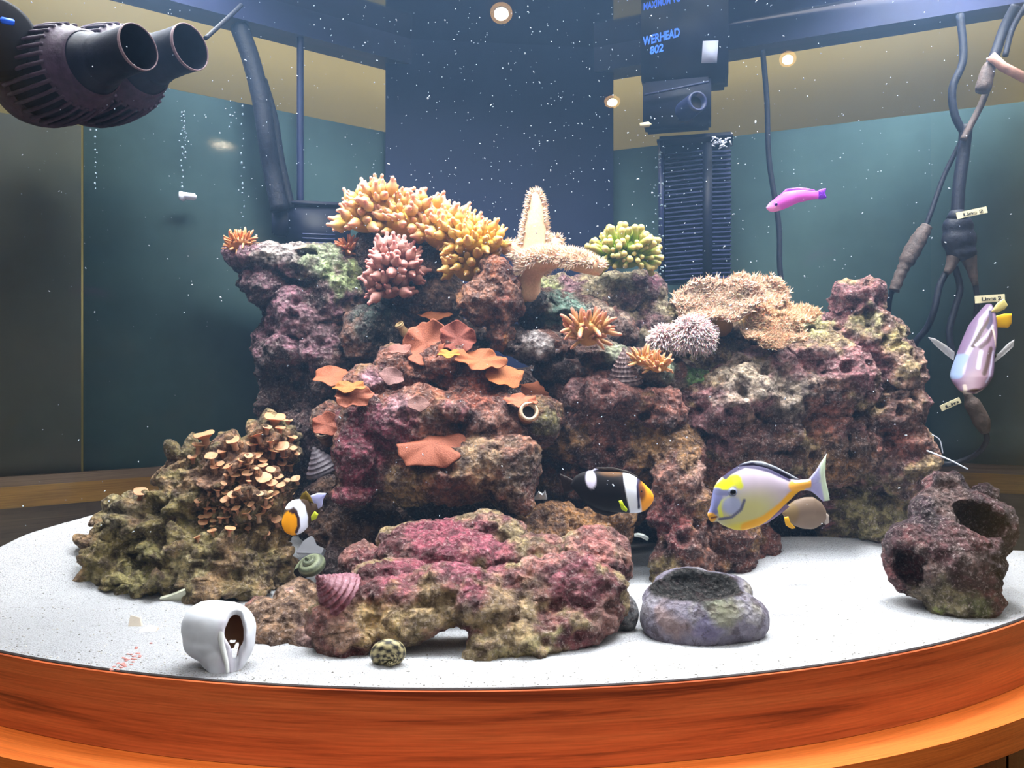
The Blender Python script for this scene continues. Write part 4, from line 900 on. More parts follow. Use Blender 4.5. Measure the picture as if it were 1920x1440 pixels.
def fish_body(prof, Y, wid, base, strokes, vertical=False, slope=0, ns=110, nr=56, yaw=0):
    """prof: (axis px, side a px, side b px); wid: (t, half thickness px) along 0..1"""
    x0, x1 = min(p[0] for p in prof), max(p[0] for p in prof); ts = .5-.5*np.cos(np.linspace(0, PI, ns)); xs = x0+(x1-x0)*ts
    a, b = interp(xs, prof); a = smooth1(a, 4); b = smooth1(b, 4); w_ = np.interp(ts, [q[0] for q in wid], [q[1] for q in wid]); w_ = smooth1(w_, 4)
    w_ = np.minimum(w_, .5*np.abs(b-a)+.4); V = []; P2 = []
    for i in range(ns):
        m = (a[i]+b[i])/2; h = (b[i]-a[i])/2
        for k in range(nr):
            th = 2*PI*k/nr; s = -math.cos(th)*h; wv = math.sin(th)*w_[i]
            px, py = (xs[i], m+s) if not vertical else (m+s, xs[i])
            Yc = Y+slope*(py-(x0+x1)/2 if vertical else px-(x0+x1)/2)/F*Y
            q = P(px, py, Yc); q.y -= wv/F*Y; V.append(q[:]); P2.append((px, py))
    Fc = []
    for i in range(ns-1):
        for k in range(nr):
            p = i*nr+k; q = i*nr+(k+1) % nr; Fc.append([p, q, q+nr, p+nr])
    Fc.append(list(range(nr))[::-1]); Fc.append([(ns-1)*nr+k for k in range(nr)])
    P2 = np.array(P2, float); return (np.array(V), Fc), paint(P2, base, strokes)
def fin(pts, Y, th=.0012, rays=0, sub=4, dy=0, root=None, wave=0):
    """thin solid fin from an outline in photo pixels; dy moves points in depth"""
    pts = [tuple(p)+(0,)*(3-len(p)) for p in pts]; dense = []
    n = len(pts)
    V = []; cx = sum(p[0] for p in pts)/n; cy = sum(p[1] for p in pts)/n; cd = sum(p[2] for p in pts)/n
    ring = []
    for i in range(n):
        p, q = pts[i], pts[(i+1) % n]
        for k in range(sub): u = k/sub; ring.append(tuple(p[j]+(q[j]-p[j])*u for j in range(3)))
    m = len(ring); levels = [1, .8, .55, .3, .0]; P2 = []
    for s in (-1, 1):
        for li, l in enumerate(levels[:-1]):
            for k, p in enumerate(ring):
                px = cx+(p[0]-cx)*l; py = cy+(p[1]-cy)*l; d = cd+(p[2]-cd)*l
                tt = th*(1-l**3)+.0002+ (.0002*math.sin(k*2.1) if rays else 0)
                v = P(px, py, Y+d); v.y += s*tt+wave*math.sin(px*.5); V.append(v[:]); P2.append((px, py))
        v = P(cx, cy, Y+cd); v.y += s*th; V.append(v[:]); P2.append((cx, cy))
    Fc = []; L = len(levels)-1; per = L*m+1
    for s in (0, 1):
        o = s*per
        for li in range(L-1):
            for k in range(m):
                a = o+li*m+k; b = o+li*m+(k+1) % m; f = [a, b, b+m, a+m]; Fc.append(f if s == 0 else f[::-1])
        for k in range(m):
            f = [o+(L-1)*m+k, o+(L-1)*m+(k+1) % m, o+L*m]; Fc.append(f if s == 0 else f[::-1])
    for k in range(m): Fc.append([k, per+k, per+(k+1) % m, (k+1) % m])
    return (np.array(V), Fc), np.array(P2, float)
def eye(t, px, py, Y, r_px, iris, dy, pup=.55):
    c = P(px, py, Y); c.y -= dy; r0 = pm(r_px, Y); e = mk('eye', ell(c, (r0, r0*.55, r0), sub=2), M['eye_'+iris], t)
    mk('pupil', ell(c-Vector((0, r0*.32, 0)), (r0*pup, r0*.32, r0*pup), sub=2), M['eye_black'], e)
M['eye_black'] = plain('pupil', S(8, 8, 14), .12, .8); M['eye_silver'] = plain('silver_iris', S(120, 126, 150), .25); M['eye_brown'] = plain('brown_iris', S(84, 50, 24), .25); M['eye_purple'] = plain('violet_iris', S(96, 40, 150), .3)
M['finmat'] = attr_mat('fin_membrane', .45, .4, 0, 0, 300, .0, .35)
# --- white-tailed unicornfish at right
Y = .86
t = thing('unicornfish', P(1440, 940, Y), 'large grey-lavender fish with yellow forehead, orange belly line and white tail', 'fish')
prof = [(1327, 962, 967), (1332, 952, 978), (1338, 916, 979), (1345, 903, 977), (1352, 896, 983), (1360, 890, 987), (1370, 882, 991), (1380, 876, 994), (1395, 873, 994), (1411, 872, 990), (1425, 874, 985), (1440, 878, 976), (1455, 885, 962), (1470, 893, 947), (1480, 898, 938), (1490, 900, 928), (1500, 900, 920), (1512, 899, 919), (1520, 897, 921)]
st = [('ell', (1430, 905), (55, 30), 20, .8, (196, 180, 196)), ('ell', (1395, 965), (50, 34), -20, .9, (196, 190, 130)), ('ell', (1410, 985), (46, 10), -8, .8, (216, 200, 70)),
      ('line', [(1395, 986), (1430, 972), (1460, 950), (1480, 930), (1500, 914)], 8, .5, (230, 166, 24)), ('line', [(1484, 910), (1512, 906)], 8, .5, (236, 170, 70)), ('line', [(1490, 900), (1512, 898)], 4, .5, (240, 220, 230)),
      ('line', [(1348, 915), (1362, 902), (1376, 898)], 9, .4, (226, 226, 30)), ('line', [(1376, 898), (1382, 908)], 6, .6, (216, 216, 60)),
      ('line', [(1343, 922), (1342, 940), (1336, 956)], 8, .4, (120, 124, 172)), ('line', [(1343, 922), (1362, 922)], 5, .5, (110, 112, 146)),
      ('line', [(1364, 930), (1352, 938), (1346, 952), (1350, 966)], 3, .6, (212, 214, 90)), ('ell', (1368, 945), (16, 16), 0, .4, (160, 166, 196)),
      ('line', [(1348, 972), (1368, 967), (1384, 952), (1390, 935)], 2.4, .6, (96, 96, 120)), ('ell', (1332, 970), (9, 9), 0, .3, (222, 160, 56)), ('line', [(1333, 970), (1342, 968)], 1.6, .5, (120, 70, 30)),
      ('line', [(1358, 894), (1366, 886), (1378, 879), (1395, 873), (1415, 875), (1440, 881), (1478, 898)], 3.6, .6, (52, 46, 76))]
vf, cc = fish_body(prof, Y, [(0, 4), (.08, 10), (.2, 18), (.45, 21), (.7, 14), (.88, 6), (1, 4)], (160, 158, 184), st, ns=200, nr=120); mk('body', vf, M['fish'], t, cc)
vf, p2 = fin([(1362, 890), (1374, 880), (1390, 869), (1408, 864), (1430, 865), (1455, 875), (1480, 888), (1500, 899), (1480, 900), (1450, 886), (1420, 876), (1392, 876), (1370, 888)], Y, rays=1, sub=5)
mk('dorsal_fin', vf, M['finmat'], t, paint(p2, (186, 190, 200), [('line', [(1362, 892), (1385, 873), (1410, 871), (1440, 877), (1485, 897)], 4, .5, (44, 38, 66))]))
vf, p2 = fin([(1517, 898), (1530, 882), (1541, 864), (1549, 852), (1548, 870), (1547, 888), (1549, 905), (1553, 922), (1556, 938), (1543, 940), (1530, 928), (1517, 918)], Y, rays=1, sub=5)
mk('tail_fin', vf, M['finmat'], t, paint(p2, (190, 186, 226), [('line', [(1547, 852), (1543, 885), (1546, 910), (1552, 938)], 6, .5, (232, 244, 222))]))
vf, p2 = fin([(1412, 990), (1440, 980), (1460, 966), (1480, 950), (1474, 944), (1440, 972), (1408, 986)], Y, sub=4); mk('anal_fin', vf, M['finmat'], t, paint(p2, (170, 150, 190), []))
eye(t, 1369, 920, Y, 8.5, 'silver', pm(17, Y), .7)
# --- a second, tan surgeonfish half hidden behind it
Y = .96
t = thing('surgeonfish', P(1515, 960, Y), 'blurred tan surgeonfish half hidden behind the large lavender fish', 'fish')
vf, cc = fish_body([(1466, 958, 962), (1474, 950, 975), (1490, 938, 986), (1508, 932, 992), (1525, 932, 992), (1540, 942, 984), (1548, 956, 976)], Y, [(0, 2), (.3, 12), (.7, 12), (1, 3)], (104, 86, 72), [('ell', (1520, 976), (30, 12), 0, .8, (128, 108, 92)), ('ell', (1478, 962), (14, 20), 0, .5, (110, 90, 60))]); mk('body', vf, M['fish'], t, cc)
vf, p2 = fin([(1545, 958), (1554, 966), (1555, 980), (1548, 984), (1542, 976)], Y); mk('tail_fin', vf, M['finmat'], t, paint(p2, (190, 176, 166), []))
vf, p2 = fin([(1470, 970), (1473, 985), (1484, 992), (1492, 990), (1482, 980), (1478, 968)], Y-.012); mk('pectoral_fin', vf, M['finmat'], t, paint(p2, (216, 168, 30), []))
# --- black saddleback clownfish
Y = .92
t = thing('clownfish', P(1150, 925, Y), 'black clownfish with white head band, white back spot and orange face', 'fish')
prof = [(1070, 906, 912), (1078, 893, 920), (1090, 886, 936), (1105, 882, 948), (1125, 884, 956), (1147, 884, 960), (1165, 885, 961), (1180, 888, 962), (1192, 894, 962), (1203, 902, 960), (1212, 911, 955), (1220, 919, 947), (1225, 928, 938)]
st = [('ell', (1215, 932), (20, 32), 0, .25, (232, 150, 28)), ('ell', (1199, 921), (9, 14), 0, .6, (110, 60, 24)), ('line', [(1180, 886), (1178, 905), (1182, 930), (1188, 960)], 14, .15, (236, 240, 252)), ('line', [(1163, 886), (1164, 905), (1168, 930), (1176, 960)], 4, .4, (28, 18, 20)),
      ('line', [(1197, 892), (1193, 908), (1194, 925), (1196, 950)], 2.2, .5, (44, 40, 70)), ('ell', (1107, 898), (9, 15), -4, .25, (226, 222, 246)), ('ell', (1147, 886), (20, 5), 0, .6, (84, 52, 14))]
vf, cc = fish_body(prof, Y, [(0, 3), (.2, 10), (.55, 17), (.85, 15), (1, 4)], (14, 8, 11), st); mk('body', vf, M['fish'], t, cc)
vf, p2 = fin([(1076, 900), (1062, 893), (1050, 888), (1053, 908), (1058, 925), (1072, 922), (1080, 915)], Y, rays=1); mk('tail_fin', vf, M['finmat'], t, paint(p2, (38, 22, 22), []))
vf, p2 = fin([(1105, 884), (1120, 876), (1150, 876), (1180, 884), (1200, 896), (1180, 892), (1130, 888)], Y, rays=1); mk('dorsal_fin', vf, M['finmat'], t, paint(p2, (40, 24, 14), [('ell', (1108, 882), (7, 5), 0, .3, (200, 200, 240))]))
vf, p2 = fin([(1100, 946), (1115, 960), (1140, 968), (1160, 962), (1150, 955), (1120, 950)], Y, rays=1); mk('anal_fin', vf, M['finmat'], t, paint(p2, (22, 14, 18), []))
vf, p2 = fin([(1160, 939), (1166, 938), (1170, 947), (1177, 955), (1174, 960), (1165, 955)], Y-.012); mk('pectoral_fin', vf, M['finmat'], t, paint(p2, (206, 220, 30), []))
eye(t, 1200, 920, Y, 3.6, 'brown', pm(12, Y), .7)
# --- second clownfish, turning towards the glass at left
Y = .86
t = thing('clownfish', P(560, 970, Y), 'small clownfish facing the glass at left, orange face and white collar', 'fish')
prof = [(530, 970, 988), (534, 954, 997), (540, 944, 1001), (548, 938, 1004), (558, 936, 1003), (568, 936, 998), (576, 938, 990), (584, 942, 978), (592, 944, 966), (600, 946, 958)]
st = [('ell', (546, 982), (17, 26), 8, .12, (230, 152, 14)), ('line', [(540, 946), (556, 940), (568, 950), (573, 968), (571, 985), (564, 997)], 7, .18, (226, 230, 250)), ('line', [(548, 957), (558, 958), (564, 968), (564, 984), (558, 996)], 2.4, .4, (48, 28, 40))]
vf, cc = fish_body(prof, Y, [(0, 6), (.25, 15), (.5, 17), (.8, 9), (1, 4)], (62, 46, 34), st, slope=1.2); mk('body', vf, M['fish'], t, cc)
vf, p2 = fin([(560, 940), (566, 926), (574, 920), (582, 930), (588, 944)], Y+.01); mk('dorsal_fin', vf, M['finmat'], t, paint(p2, (120, 96, 20), []))
vf, p2 = fin([(590, 946), (580, 930), (596, 924), (612, 925), (606, 936), (604, 950), (596, 955)], Y+.02); mk('tail_fin', vf, M['finmat'], t, paint(p2, (206, 208, 246), []))
vf, p2 = fin([(583, 968), (590, 958), (597, 964), (592, 974), (584, 977)], Y-.006); mk('pectoral_fin', vf, M['finmat'], t, paint(p2, (206, 214, 60), []))
# --- pink dottyback
Y = 1.0
t = thing('dottyback', P(1490, 375, Y), 'slim bright pink fish swimming alone in the open water at right', 'fish')
prof = [(1438, 387, 392), (1442, 381, 396), (1450, 375, 398), (1458, 368, 396), (1468, 361, 393), (1480, 358, 388), (1494, 356, 381), (1510, 356, 377), (1524, 358, 374), (1534, 358, 373)]
vf, cc = fish_body(prof, Y, [(0, 2), (.2, 8), (.5, 9), (.8, 5), (1, 2)], (222, 92, 204), [('line', [(1448, 374), (1480, 358), (1530, 358)], 3, .9, (186, 60, 200)), ('ell', (1448, 392), (12, 6), 20, .8, (236, 140, 200))]); mk('body', vf, M['fish'], t, cc)
vf, p2 = fin([(1532, 358), (1541, 354), (1549, 353), (1547, 362), (1550, 371), (1541, 374), (1532, 373)], Y, rays=1); mk('tail_fin', vf, M['finmat'], t, paint(p2, (140, 50, 210), []))
vf, p2 = fin([(1464, 364), (1474, 354), (1500, 351), (1526, 355), (1530, 359), (1500, 358)], Y, rays=1); mk('dorsal_fin', vf, M['finmat'], t, paint(p2, (150, 60, 190), []))
eye(t, 1453, 384, Y, 3.6, 'purple', pm(6.5, Y), .6)
# --- striped fish facing the glass at right
Y = .98
t = thing('rabbitfish', P(1826, 650, Y), 'striped mauve and white fish facing the glass head-down at far right', 'fish')
prof = [(570, 1850, 1858), (578, 1842, 1863), (590, 1833, 1865), (610, 1819, 1866), (630, 1811, 1866), (650, 1803, 1863), (670, 1796, 1859), (690, 1789, 1858), (705, 1786, 1856), (715, 1789, 1852), (724, 1795, 1846), (732, 1800, 1838), (738, 1808, 1830)]
W_ = (160, 150, 172); D_ = (60, 34, 34)
st = [('ell', (1830, 660), (14, 60), 14, .8, (118, 92, 112)), ('ell', (1815, 715), (18, 18), 0, .7, (128, 98, 112)),
      ('line', [(1854, 576), (1832, 600), (1815, 640), (1800, 672), (1792, 700)], 2.4, .6, W_), ('line', [(1850, 590), (1828, 620), (1812, 650)], 2.4, .4, D_), ('line', [(1848, 612), (1832, 632), (1816, 648)], 2, .5, W_),
      ('line', [(1850, 586), (1846, 604), (1838, 616)], 3, .4, (54, 44, 74)), ('line', [(1845, 622), (1836, 640), (1822, 652)], 3, .4, (66, 36, 48)), ('line', [(1846, 614), (1853, 650)], 1.8, .4, (196, 172, 156)),
      ('line', [(1859, 600), (1860, 650), (1856, 690)], 2, .5, (104, 66, 76)), ('line', [(1840, 655), (1832, 680), (1824, 700)], 4, .5, D_), ('line', [(1846, 660), (1838, 690), (1832, 716)], 2, .5, W_), ('line', [(1822, 660), (1814, 690)], 3, .6, W_),
      ('line', [(1800, 668), (1790, 690), (1788, 706)], 4, .4, (120, 136, 166)), ('line', [(1858, 676), (1855, 705)], 3.5, .4, (130, 150, 160)), ('ell', (1815, 731), (7, 3), 0, .4, (70, 40, 26)), ('line', [(1799, 722), (1806, 737), (1820, 740), (1832, 730)], 1.6, .5, (184, 166, 154))]
vf, cc = fish_body(prof, Y, [(0, 4), (.2, 22), (.55, 40), (.8, 36), (.95, 22), (1, 10)], (110, 88, 118), st, vertical=True, slope=-1.1, ns=170, nr=100); cc = cc*.55; mk('body', vf, M['fish'], t, cc)
eye(t, 1806, 662, Y+.003, 4.5, 'brown', pm(20, Y), .8); eye(t, 1853, 668, Y+.003, 5.5, 'brown', pm(16, Y), .8)
M['clearfin'] = bpy.data.materials.new('clear_fin'); M['clearfin'].use_nodes = True; _nt = M['clearfin'].node_tree; _b = _nt.nodes['Principled BSDF']; _b.inputs['Base Color'].default_value = (*S(200, 196, 196), 1); _b.inputs['Alpha'].default_value = .32
for pts in ([(1788, 676), (1772, 664), (1752, 646), (1740, 632), (1752, 634), (1772, 646), (1790, 660)], [(1856, 680), (1870, 664), (1890, 644), (1902, 636), (1900, 650), (1880, 668), (1860, 684)]):
    vf, p2 = fin(pts, Y, rays=1); mk('pectoral_fin', vf, M['clearfin'], t)
vf, p2 = fin([(1862, 600), (1868, 592), (1884, 588), (1897, 588), (1897, 606), (1890, 615), (1870, 614)], Y+.05); mk('tail_fin', vf, M['finmat'], t, paint(p2, (226, 178, 24), []))
vf, p2 = fin([(1858, 585), (1870, 568), (1882, 560), (1890, 572), (1884, 580), (1870, 586)], Y+.04); mk('tail_fin', vf, M['finmat'], t, paint(p2, (206, 190, 120), []))

# ------------------------------------------------------------------ equipment
def cable(name, label, pts, r_px, mat='cable', cat='cable', k=6):
    P3 = catmull([P(*p) for p in pts], k); rr = [pm(r_px, q.y) for q in P3]; V, Fc = tube(P3, rr, 10); o = mk(name, (V, Fc), M[mat]); return tag(o, label, cat)
# twin wave pump
def wave_pump(mouth, Y, label, full=True):
    ax = Vector((.90, -.43, .07)).normalized(); m = P(*mouth, Y); sc = Y/F
    t = thing('wave_pump', m, label, 'pump'); R = lambda q: q*sc
    K = 1.5; b = m-ax*R(235*K)
    def lt(prof): return lathe([(R(r_), R(z*K)) for r_, z in prof], 48, b, ax)
    mk('cage', lt([(2, -2), (46, -2), (62, 4), (76, 14), (86, 30), (92, 45), (88, 50), (85, 55)]), M['pump'], t)
    mk('core', lt([(76, 50), (78, 90), (70, 128), (50, 140)]), M['pump_dark'], t)
    mk('collar', lt([(83, 124), (79, 128), (72, 134), (67, 142), (64, 150), (60, 152)]), M['pump'], t)
    mk('nozzle', lt([(60, 148), (55, 160), (49, 168), (46, 172), (47, 176), (44, 180), (42, 210), (42.5, 230), (42.8, 234), (41.6, 235.5), (40.4, 234), (39.5, 215), (36, 185), (20, 178), (.1, 176)]), M['pump_dark'], t)
    mk('nozzle_rim', lt([(42.4, 231), (43.2, 234), (42.6, 236), (41.2, 236), (40.8, 234)]), plain('pinkish_crust', S(112, 86, 92), .6, bump=.4, bscale=200, var=.4), t)
    Rm = frame(ax); nrib = 30
    for k in range(nrib):
        a = 2*PI*k/nrib; pts = []
        for z, r_ in ((50, 88), (62, 91), (84, 91), (104, 88), (128, 80)):
            pts.append(Vector(np.array((R(r_)*math.cos(a), R(r_)*math.sin(a), R(z*1.5)))@Rm.T)+b)
        mk('rib', tube(pts, R(4.2), 6), M['pump'], t)
    return t, b, ax, R
t, b, ax, R = wave_pump((260, 88), .80, 'purple-brown ribbed wave pump with round nozzle, the nearer of the pair at top left')
mag = P(-14, 66, .80); n_ = Vector((.55, -.83, .0)).normalized()
mk('magnet_mount', lathe([(.0001, .006), (R(66), .006), (R(74), 0), (R(74), -.02), (.0001, -.02)], 36, mag, n_), plain('matte_black_mount', S(9, 8, 16), .7, .1), t)
mk('mount_arm', tube([P(-10, 88, .82), P(20, 92, .85), P(50, 105, .87)], [R(36), R(38), R(46)], 20), M['pump_dark'], t)
tag(mk('power_button', box(P(14, 40, .785), (.012, .005, .007), frame(n_), .001), M['blue'], t), 'small blue button')
wave_pump((357, 88), .88, 'purple-brown ribbed wave pump, the one behind with its nozzle further right')
cable('cable', 'thin dark cable running from behind the wave pumps up to the rim', [(385, 72, .95), (415, 45, .99), (440, 22, 1.05), (452, 10, 1.1)], 4)
cable('hose', 'wide dark hose hanging down the back left pane', [(448, 50, 1.19), (470, 110, 1.19), (490, 190, 1.19), (500, 260, 1.19), (510, 320, 1.2), (525, 395, 1.2)], 17, cat='hose')
cable('hose', 'second dark hose slanting beside the wide hose at back left', [(492, 150, 1.22), (512, 220, 1.22), (525, 300, 1.22), (545, 390, 1.22)], 9, cat='hose')
cable('lift_tube', 'straight slim dark blue tube running from rim to the black pump box', [(563, 40, 1.24), (563, 200, 1.24), (563, 390, 1.24)], 6.5, mat='rim', cat='tube')
t = thing('pump_box', P(590, 460, 1.24), 'black rectangular filter pump behind the tower rock', 'filter')
mk('body', box(P(598, 440, 1.25), (pm(116, 1.25), .05, pm(105, 1.25)), np.array(Matrix.Rotation(math.radians(12), 3, 'Z')), .004), M['black'], t)
mk('lid', box(P(598, 389, 1.25), (pm(122, 1.25), .056, pm(10, 1.25)), np.array(Matrix.Rotation(math.radians(12), 3, 'Z')), .002), M['black'], t)
mk('clip', box(P(528, 420, 1.22), (pm(28, 1.22), .03, pm(46, 1.22)), None, .003), M['black'], t)
for k in range(5): mk('grille_bar', box(P(598, 440+k*8, 1.215), (pm(60, 1.2), .004, pm(3, 1.2)), np.array(Matrix.Rotation(math.radians(12), 3, 'Z'))), M['rim'], t)
# small clip and bubble strings on the left glass
t = thing('suction_clip', P(352, 368, 1.14), 'small white clip stuck on the back left glass', 'clip')
mk('body', box(P(352, 368, 1.14), (pm(30, 1.14), .01, pm(12, 1.14)), np.array(Matrix.Rotation(math.radians(36), 3, 'Z')), .002), M['white'], t)
mk('post', box(P(341, 368, 1.13), (pm(6, 1.13), .012, pm(16, 1.13)), None, .001), M['white'], t)
def bubbles(label, specs, seed):
    r = random.Random(seed); L = []
    for px, y0, y1, step in specs:
        y = y0
        while y < y1:
            x_ = px+r.gauss(0, 1.5); s_ = (x_-960)/F
            q = isect(LP0, LD, Vector((0, 0)), Vector((s_, 1))); Yq = q.y-.006; rr = pm(r.uniform(1, 2.4), Yq)
            V, Fc = ICO[1]; L.append((V*np.array([rr, rr, rr*r.uniform(1, 1.9)])+np.array(P(x_, y, Yq)), Fc)); y += step*r.uniform(.6, 1.6)
    V, Fc = join(L); tag(mk('air_bubbles', (V, Fc), M['bubble'], None), label, 'bubbles', kind='stuff')
M['bubble'] = plain('bubble_skin', S(96, 112, 122), .3, .4)
bubbles('string of tiny bubbles clinging to the back left glass beside the side board', [(178, 235, 360, 9)], 1)
bubbles('strings of tiny bubbles clinging to the glass above the white clip', [(342, 200, 360, 8), (346, 210, 300, 5)], 2)
bubbles('strings of tiny bubbles clinging to the glass left of the wide hose', [(432, 190, 250, 10), (455, 185, 410, 12)], 3)
# powerhead with its printed lettering
Y = 1.20
t = thing('powerhead', P(1285, 240, Y), 'black powerhead pump with blue lettering hanging at the top right of centre', 'pump')
Rz = np.array(Matrix.Rotation(math.radians(-14), 3, 'Z'))
mk('body', box(P(1284, 70, Y+.03), (pm(160, Y), .07, pm(190, Y)), Rz, .005), M['black'], t)
mk('housing', box(P(1270, 198, Y+.03), (pm(126, Y), .06, pm(84, Y)), Rz, .004), M['black'], t)
mk('bracket', box(P(1350, 70, Y+.01), (pm(30, Y), .03, pm(130, Y)), Rz, .003), M['black'], t)
mk('seam', box(P(1268, 166, Y-.008), (pm(118, Y), .004, pm(3, Y)), Rz@np.array(Matrix.Rotation(math.radians(-7), 3, 'Y'))), M['rim'], t)
nzl = P(1308, 190, Y-.035)
mk('outlet', lathe([(pm(20, Y), -.05), (pm(19, Y), -.004), (pm(18, Y), .002), (pm(14, Y), .001), (pm(12, Y), -.02), (.0001, -.02)], 24, nzl, (.25, -.95, .05)), M['rim'], t)
mk('outlet_mouth', lathe([(.0001, -.008), (pm(14, Y), -.008)], 24, nzl, (.25, -.95, .05)), M['black_hole'], t)
mk('rating_plate', box(P(1331, 98, Y-.012), (pm(30, Y), .003, pm(43, Y)), Rz@np.array(Matrix.Rotation(math.radians(4), 3, 'Y')), .0008), plain('grey_plate', S(158, 162, 184), .7), t)
def lettering(txt, px, py, Yt, h_px, width_px, rot, mat, parent, name='lettering', shear=.25, yaw=-14):
    cu = bpy.data.curves.new('txt', 'FONT'); cu.body = txt; cu.size = 1; cu.shear = shear; cu.align_x = 'CENTER'; cu.align_y = 'CENTER'; cu.extrude = .02; cu.offset = .03
    o = bpy.data.objects.new('txt', cu); COL.objects.link(o); dg = bpy.context.evaluated_depsgraph_get(); ev = o.evaluated_get(dg); em = ev.to_mesh()
    V = np.array([v.co[:] for v in em.vertices]); Fc = [list(p.vertices) for p in em.polygons]; ev.to_mesh_clear(); bpy.data.objects.remove(o); bpy.data.curves.remove(cu)
    wd = V[:, 0].max()-V[:, 0].min(); hh = V[:, 1].max()-V[:, 1].min()
    V = V*np.array([pm(width_px, Yt)/wd, pm(h_px, Yt)/hh, .01])
    Mx = Matrix.Rotation(math.radians(yaw), 3, 'Z')@Matrix.Rotation(math.radians(-rot), 3, 'Y')@Matrix.Rotation(PI/2, 3, 'X')
    V = V@np.array(Mx).T+np.array(P(px, py, Yt)); return mk(name, (V, Fc), M[mat], parent, smooth=False)
lettering('WERHEAD', 1239, 70, Y-.014, 17, 68, 9, 'blue', t); lettering('802', 1230, 93, Y-.014, 15, 26, 9, 'blue', t); lettering('MAXIMUM VG', 1240, 5, Y-.014, 14, 70, 8, 'blue', t)
mk('bracket_pin', lathe([(.0001, 0), (pm(4, Y), 0), (pm(5, Y), pm(16, Y)), (.0001, pm(22, Y))], 10, P(1200, 235, Y-.01), (1, 0, .1)), M['label'], t)
# slotted filter block under it
t = thing('filter_basket', P(1305, 530, 1.24), 'tall black slotted filter basket below the powerhead', 'filter'); Yb = 1.27
mk('core', box(P(1303, 398, Yb+.02), (pm(128, Yb), .05, pm(270, Yb)), Rz, .006), M['black'], t)
mk('top_cap', box(P(1303, 268, Yb+.01), (pm(138, Yb), .064, pm(14, Yb)), Rz, .004), M['black'], t)
mk('spine', box(P(1325, 400, Yb-.016), (pm(20, Yb), .012, pm(262, Yb)), Rz, .002), M['black'], t)
mk('side_post', box(P(1240, 400, Yb+.0), (pm(9, Yb), .03, pm(266, Yb)), Rz, .002), M['rim'], t)
for k in range(29):
    y_ = 288+k*8.4
    mk('slat', box(P(1282, y_, Yb-.014), (pm(68, Yb), .010, pm(2.6, Yb)), Rz@np.array(Matrix.Rotation(math.radians(-3), 3, 'Y'))), M['rim'], t, smooth=False)
    mk('slat', box(P(1353, y_-3, Yb-.018), (pm(34, Yb), .012, pm(2.6, Yb)), Rz, ), M['rim'], t, smooth=False)
r = random.Random(3); L = []
for k in range(26):
    q = P(1352+r.gauss(0, 10), 271+r.gauss(0, 5), Yb-.04); d = Vector((r.uniform(-1, 1), r.uniform(-1, .2), r.uniform(-.4, .6))).normalized(); L.append(tube([q, q+d*pm(r.uniform(6, 13), Yb)], pm(1.2, Yb), 5))
V, Fc = join(L); tag(mk('worm_cluster', (V, Fc), M['white'], None), 'little cluster of pale worm tubes on top of the slotted basket', 'worms', kind='stuff')
L = []
for k in range(60):
    q = P(1236+r.gauss(0, 5), r.uniform(285, 520), Yb-.03); L.append((ICO[1][0]*pm(r.uniform(1, 3), Yb)+np.array(q), ICO[1][1]))
V, Fc = join(L); tag(mk('algae_tufts', (V, Fc), M['bubble'], None), 'pale growth dotted along the left edge of the slotted basket', 'growth', kind='stuff')
# cables behind the right side
YR = 1.10
cable('cable', 'dark cable dropping from the rim just right of the slotted basket', [(1430, 95, 1.24), (1438, 190, 1.24), (1442, 300, 1.24), (1460, 420, 1.24), (1462, 500, 1.24), (1470, 570, 1.24)], 5)
cable('cable', 'dark cable falling from the right end of the rim to the cable junction', [(1800, 28, 1.12), (1806, 110, 1.11), (1786, 165, 1.11), (1790, 215, 1.11), (1808, 250, 1.11)], 7)
cable('cable', 'dark cable slanting down from the top right corner to the brown connector', [(1905, 10, 1.08), (1884, 50, 1.09), (1868, 95, 1.09), (1856, 125, 1.09), (1852, 150, 1.1)], 9)
cable('cable', 'thin grey-green cable beside the top right corner', [(1925, 8, 1.07), (1898, 55, 1.08), (1885, 105, 1.08)], 5)
cable('cable', 'thick dark cable running from the junction down to the plug', [(1812, 235, 1.11), (1806, 290, 1.11), (1798, 350, 1.11), (1795, 400, 1.11)], 11)
cable('cable', 'thin cable running from the junction down left to the inline connector', [(1802, 265, 1.12), (1770, 330, 1.13), (1745, 400, 1.13), (1733, 430, 1.13)], 4.5)
cable('cable', 'brown cable from the top connector to the junction', [(1852, 165, 1.1), (1838, 200, 1.1), (1818, 238, 1.1), (1806, 262, 1.1)], 6, mat='cable_brown')
t = thing('cable_connector', P(1850, 170, 1.08), 'dark brown cable connector high at the top right corner', 'connector')
mk('barrel', tube(catmull([P(1856, 120, 1.08), P(1850, 140, 1.08), P(1842, 172, 1.08)], 4), [pm(k, 1.08) for k in (9, 10, 12, 12, 13, 13, 14, 14, 12)], 14), M['cable_brown'], t)
mk('bracket', tube([P(1858, 105, 1.07), P(1880, 125, 1.07), P(1925, 148, 1.06)], pm(9, 1.07), 8), plain('rusty_bracket', S(140, 100, 86), .7, bump=.5, bscale=80, var=.4), t)
t = thing('cable_connector', P(1700, 520, 1.12), 'long ribbed brown inline connector slanting behind the boulder rock', 'connector'); Yc = 1.125
pts = catmull([P(1738, 424, Yc), P(1722, 450, Yc), P(1700, 490, Yc), P(1688, 515, Yc), P(1676, 545, Yc)], 6)
mk('barrel', tube(pts, [pm(9+6*math.sin(min(1, i/14)*PI*.8)+(1.2 if i % 3 == 0 else 0)-(.35*i if i > 12 else 0)*.4, Yc) for i in range(len(pts))], 14), M['cable_brown'], t)
cable('cable', 'dark cable leaving the inline connector behind the boulder rock', [(1676, 540, 1.13), (1668, 560, 1.14), (1664, 600, 1.15)], 5)
t = thing('power_plug', P(1800, 490, 1.10), 'large black power plug hanging behind the back right glass', 'plug'); Yp = 1.10
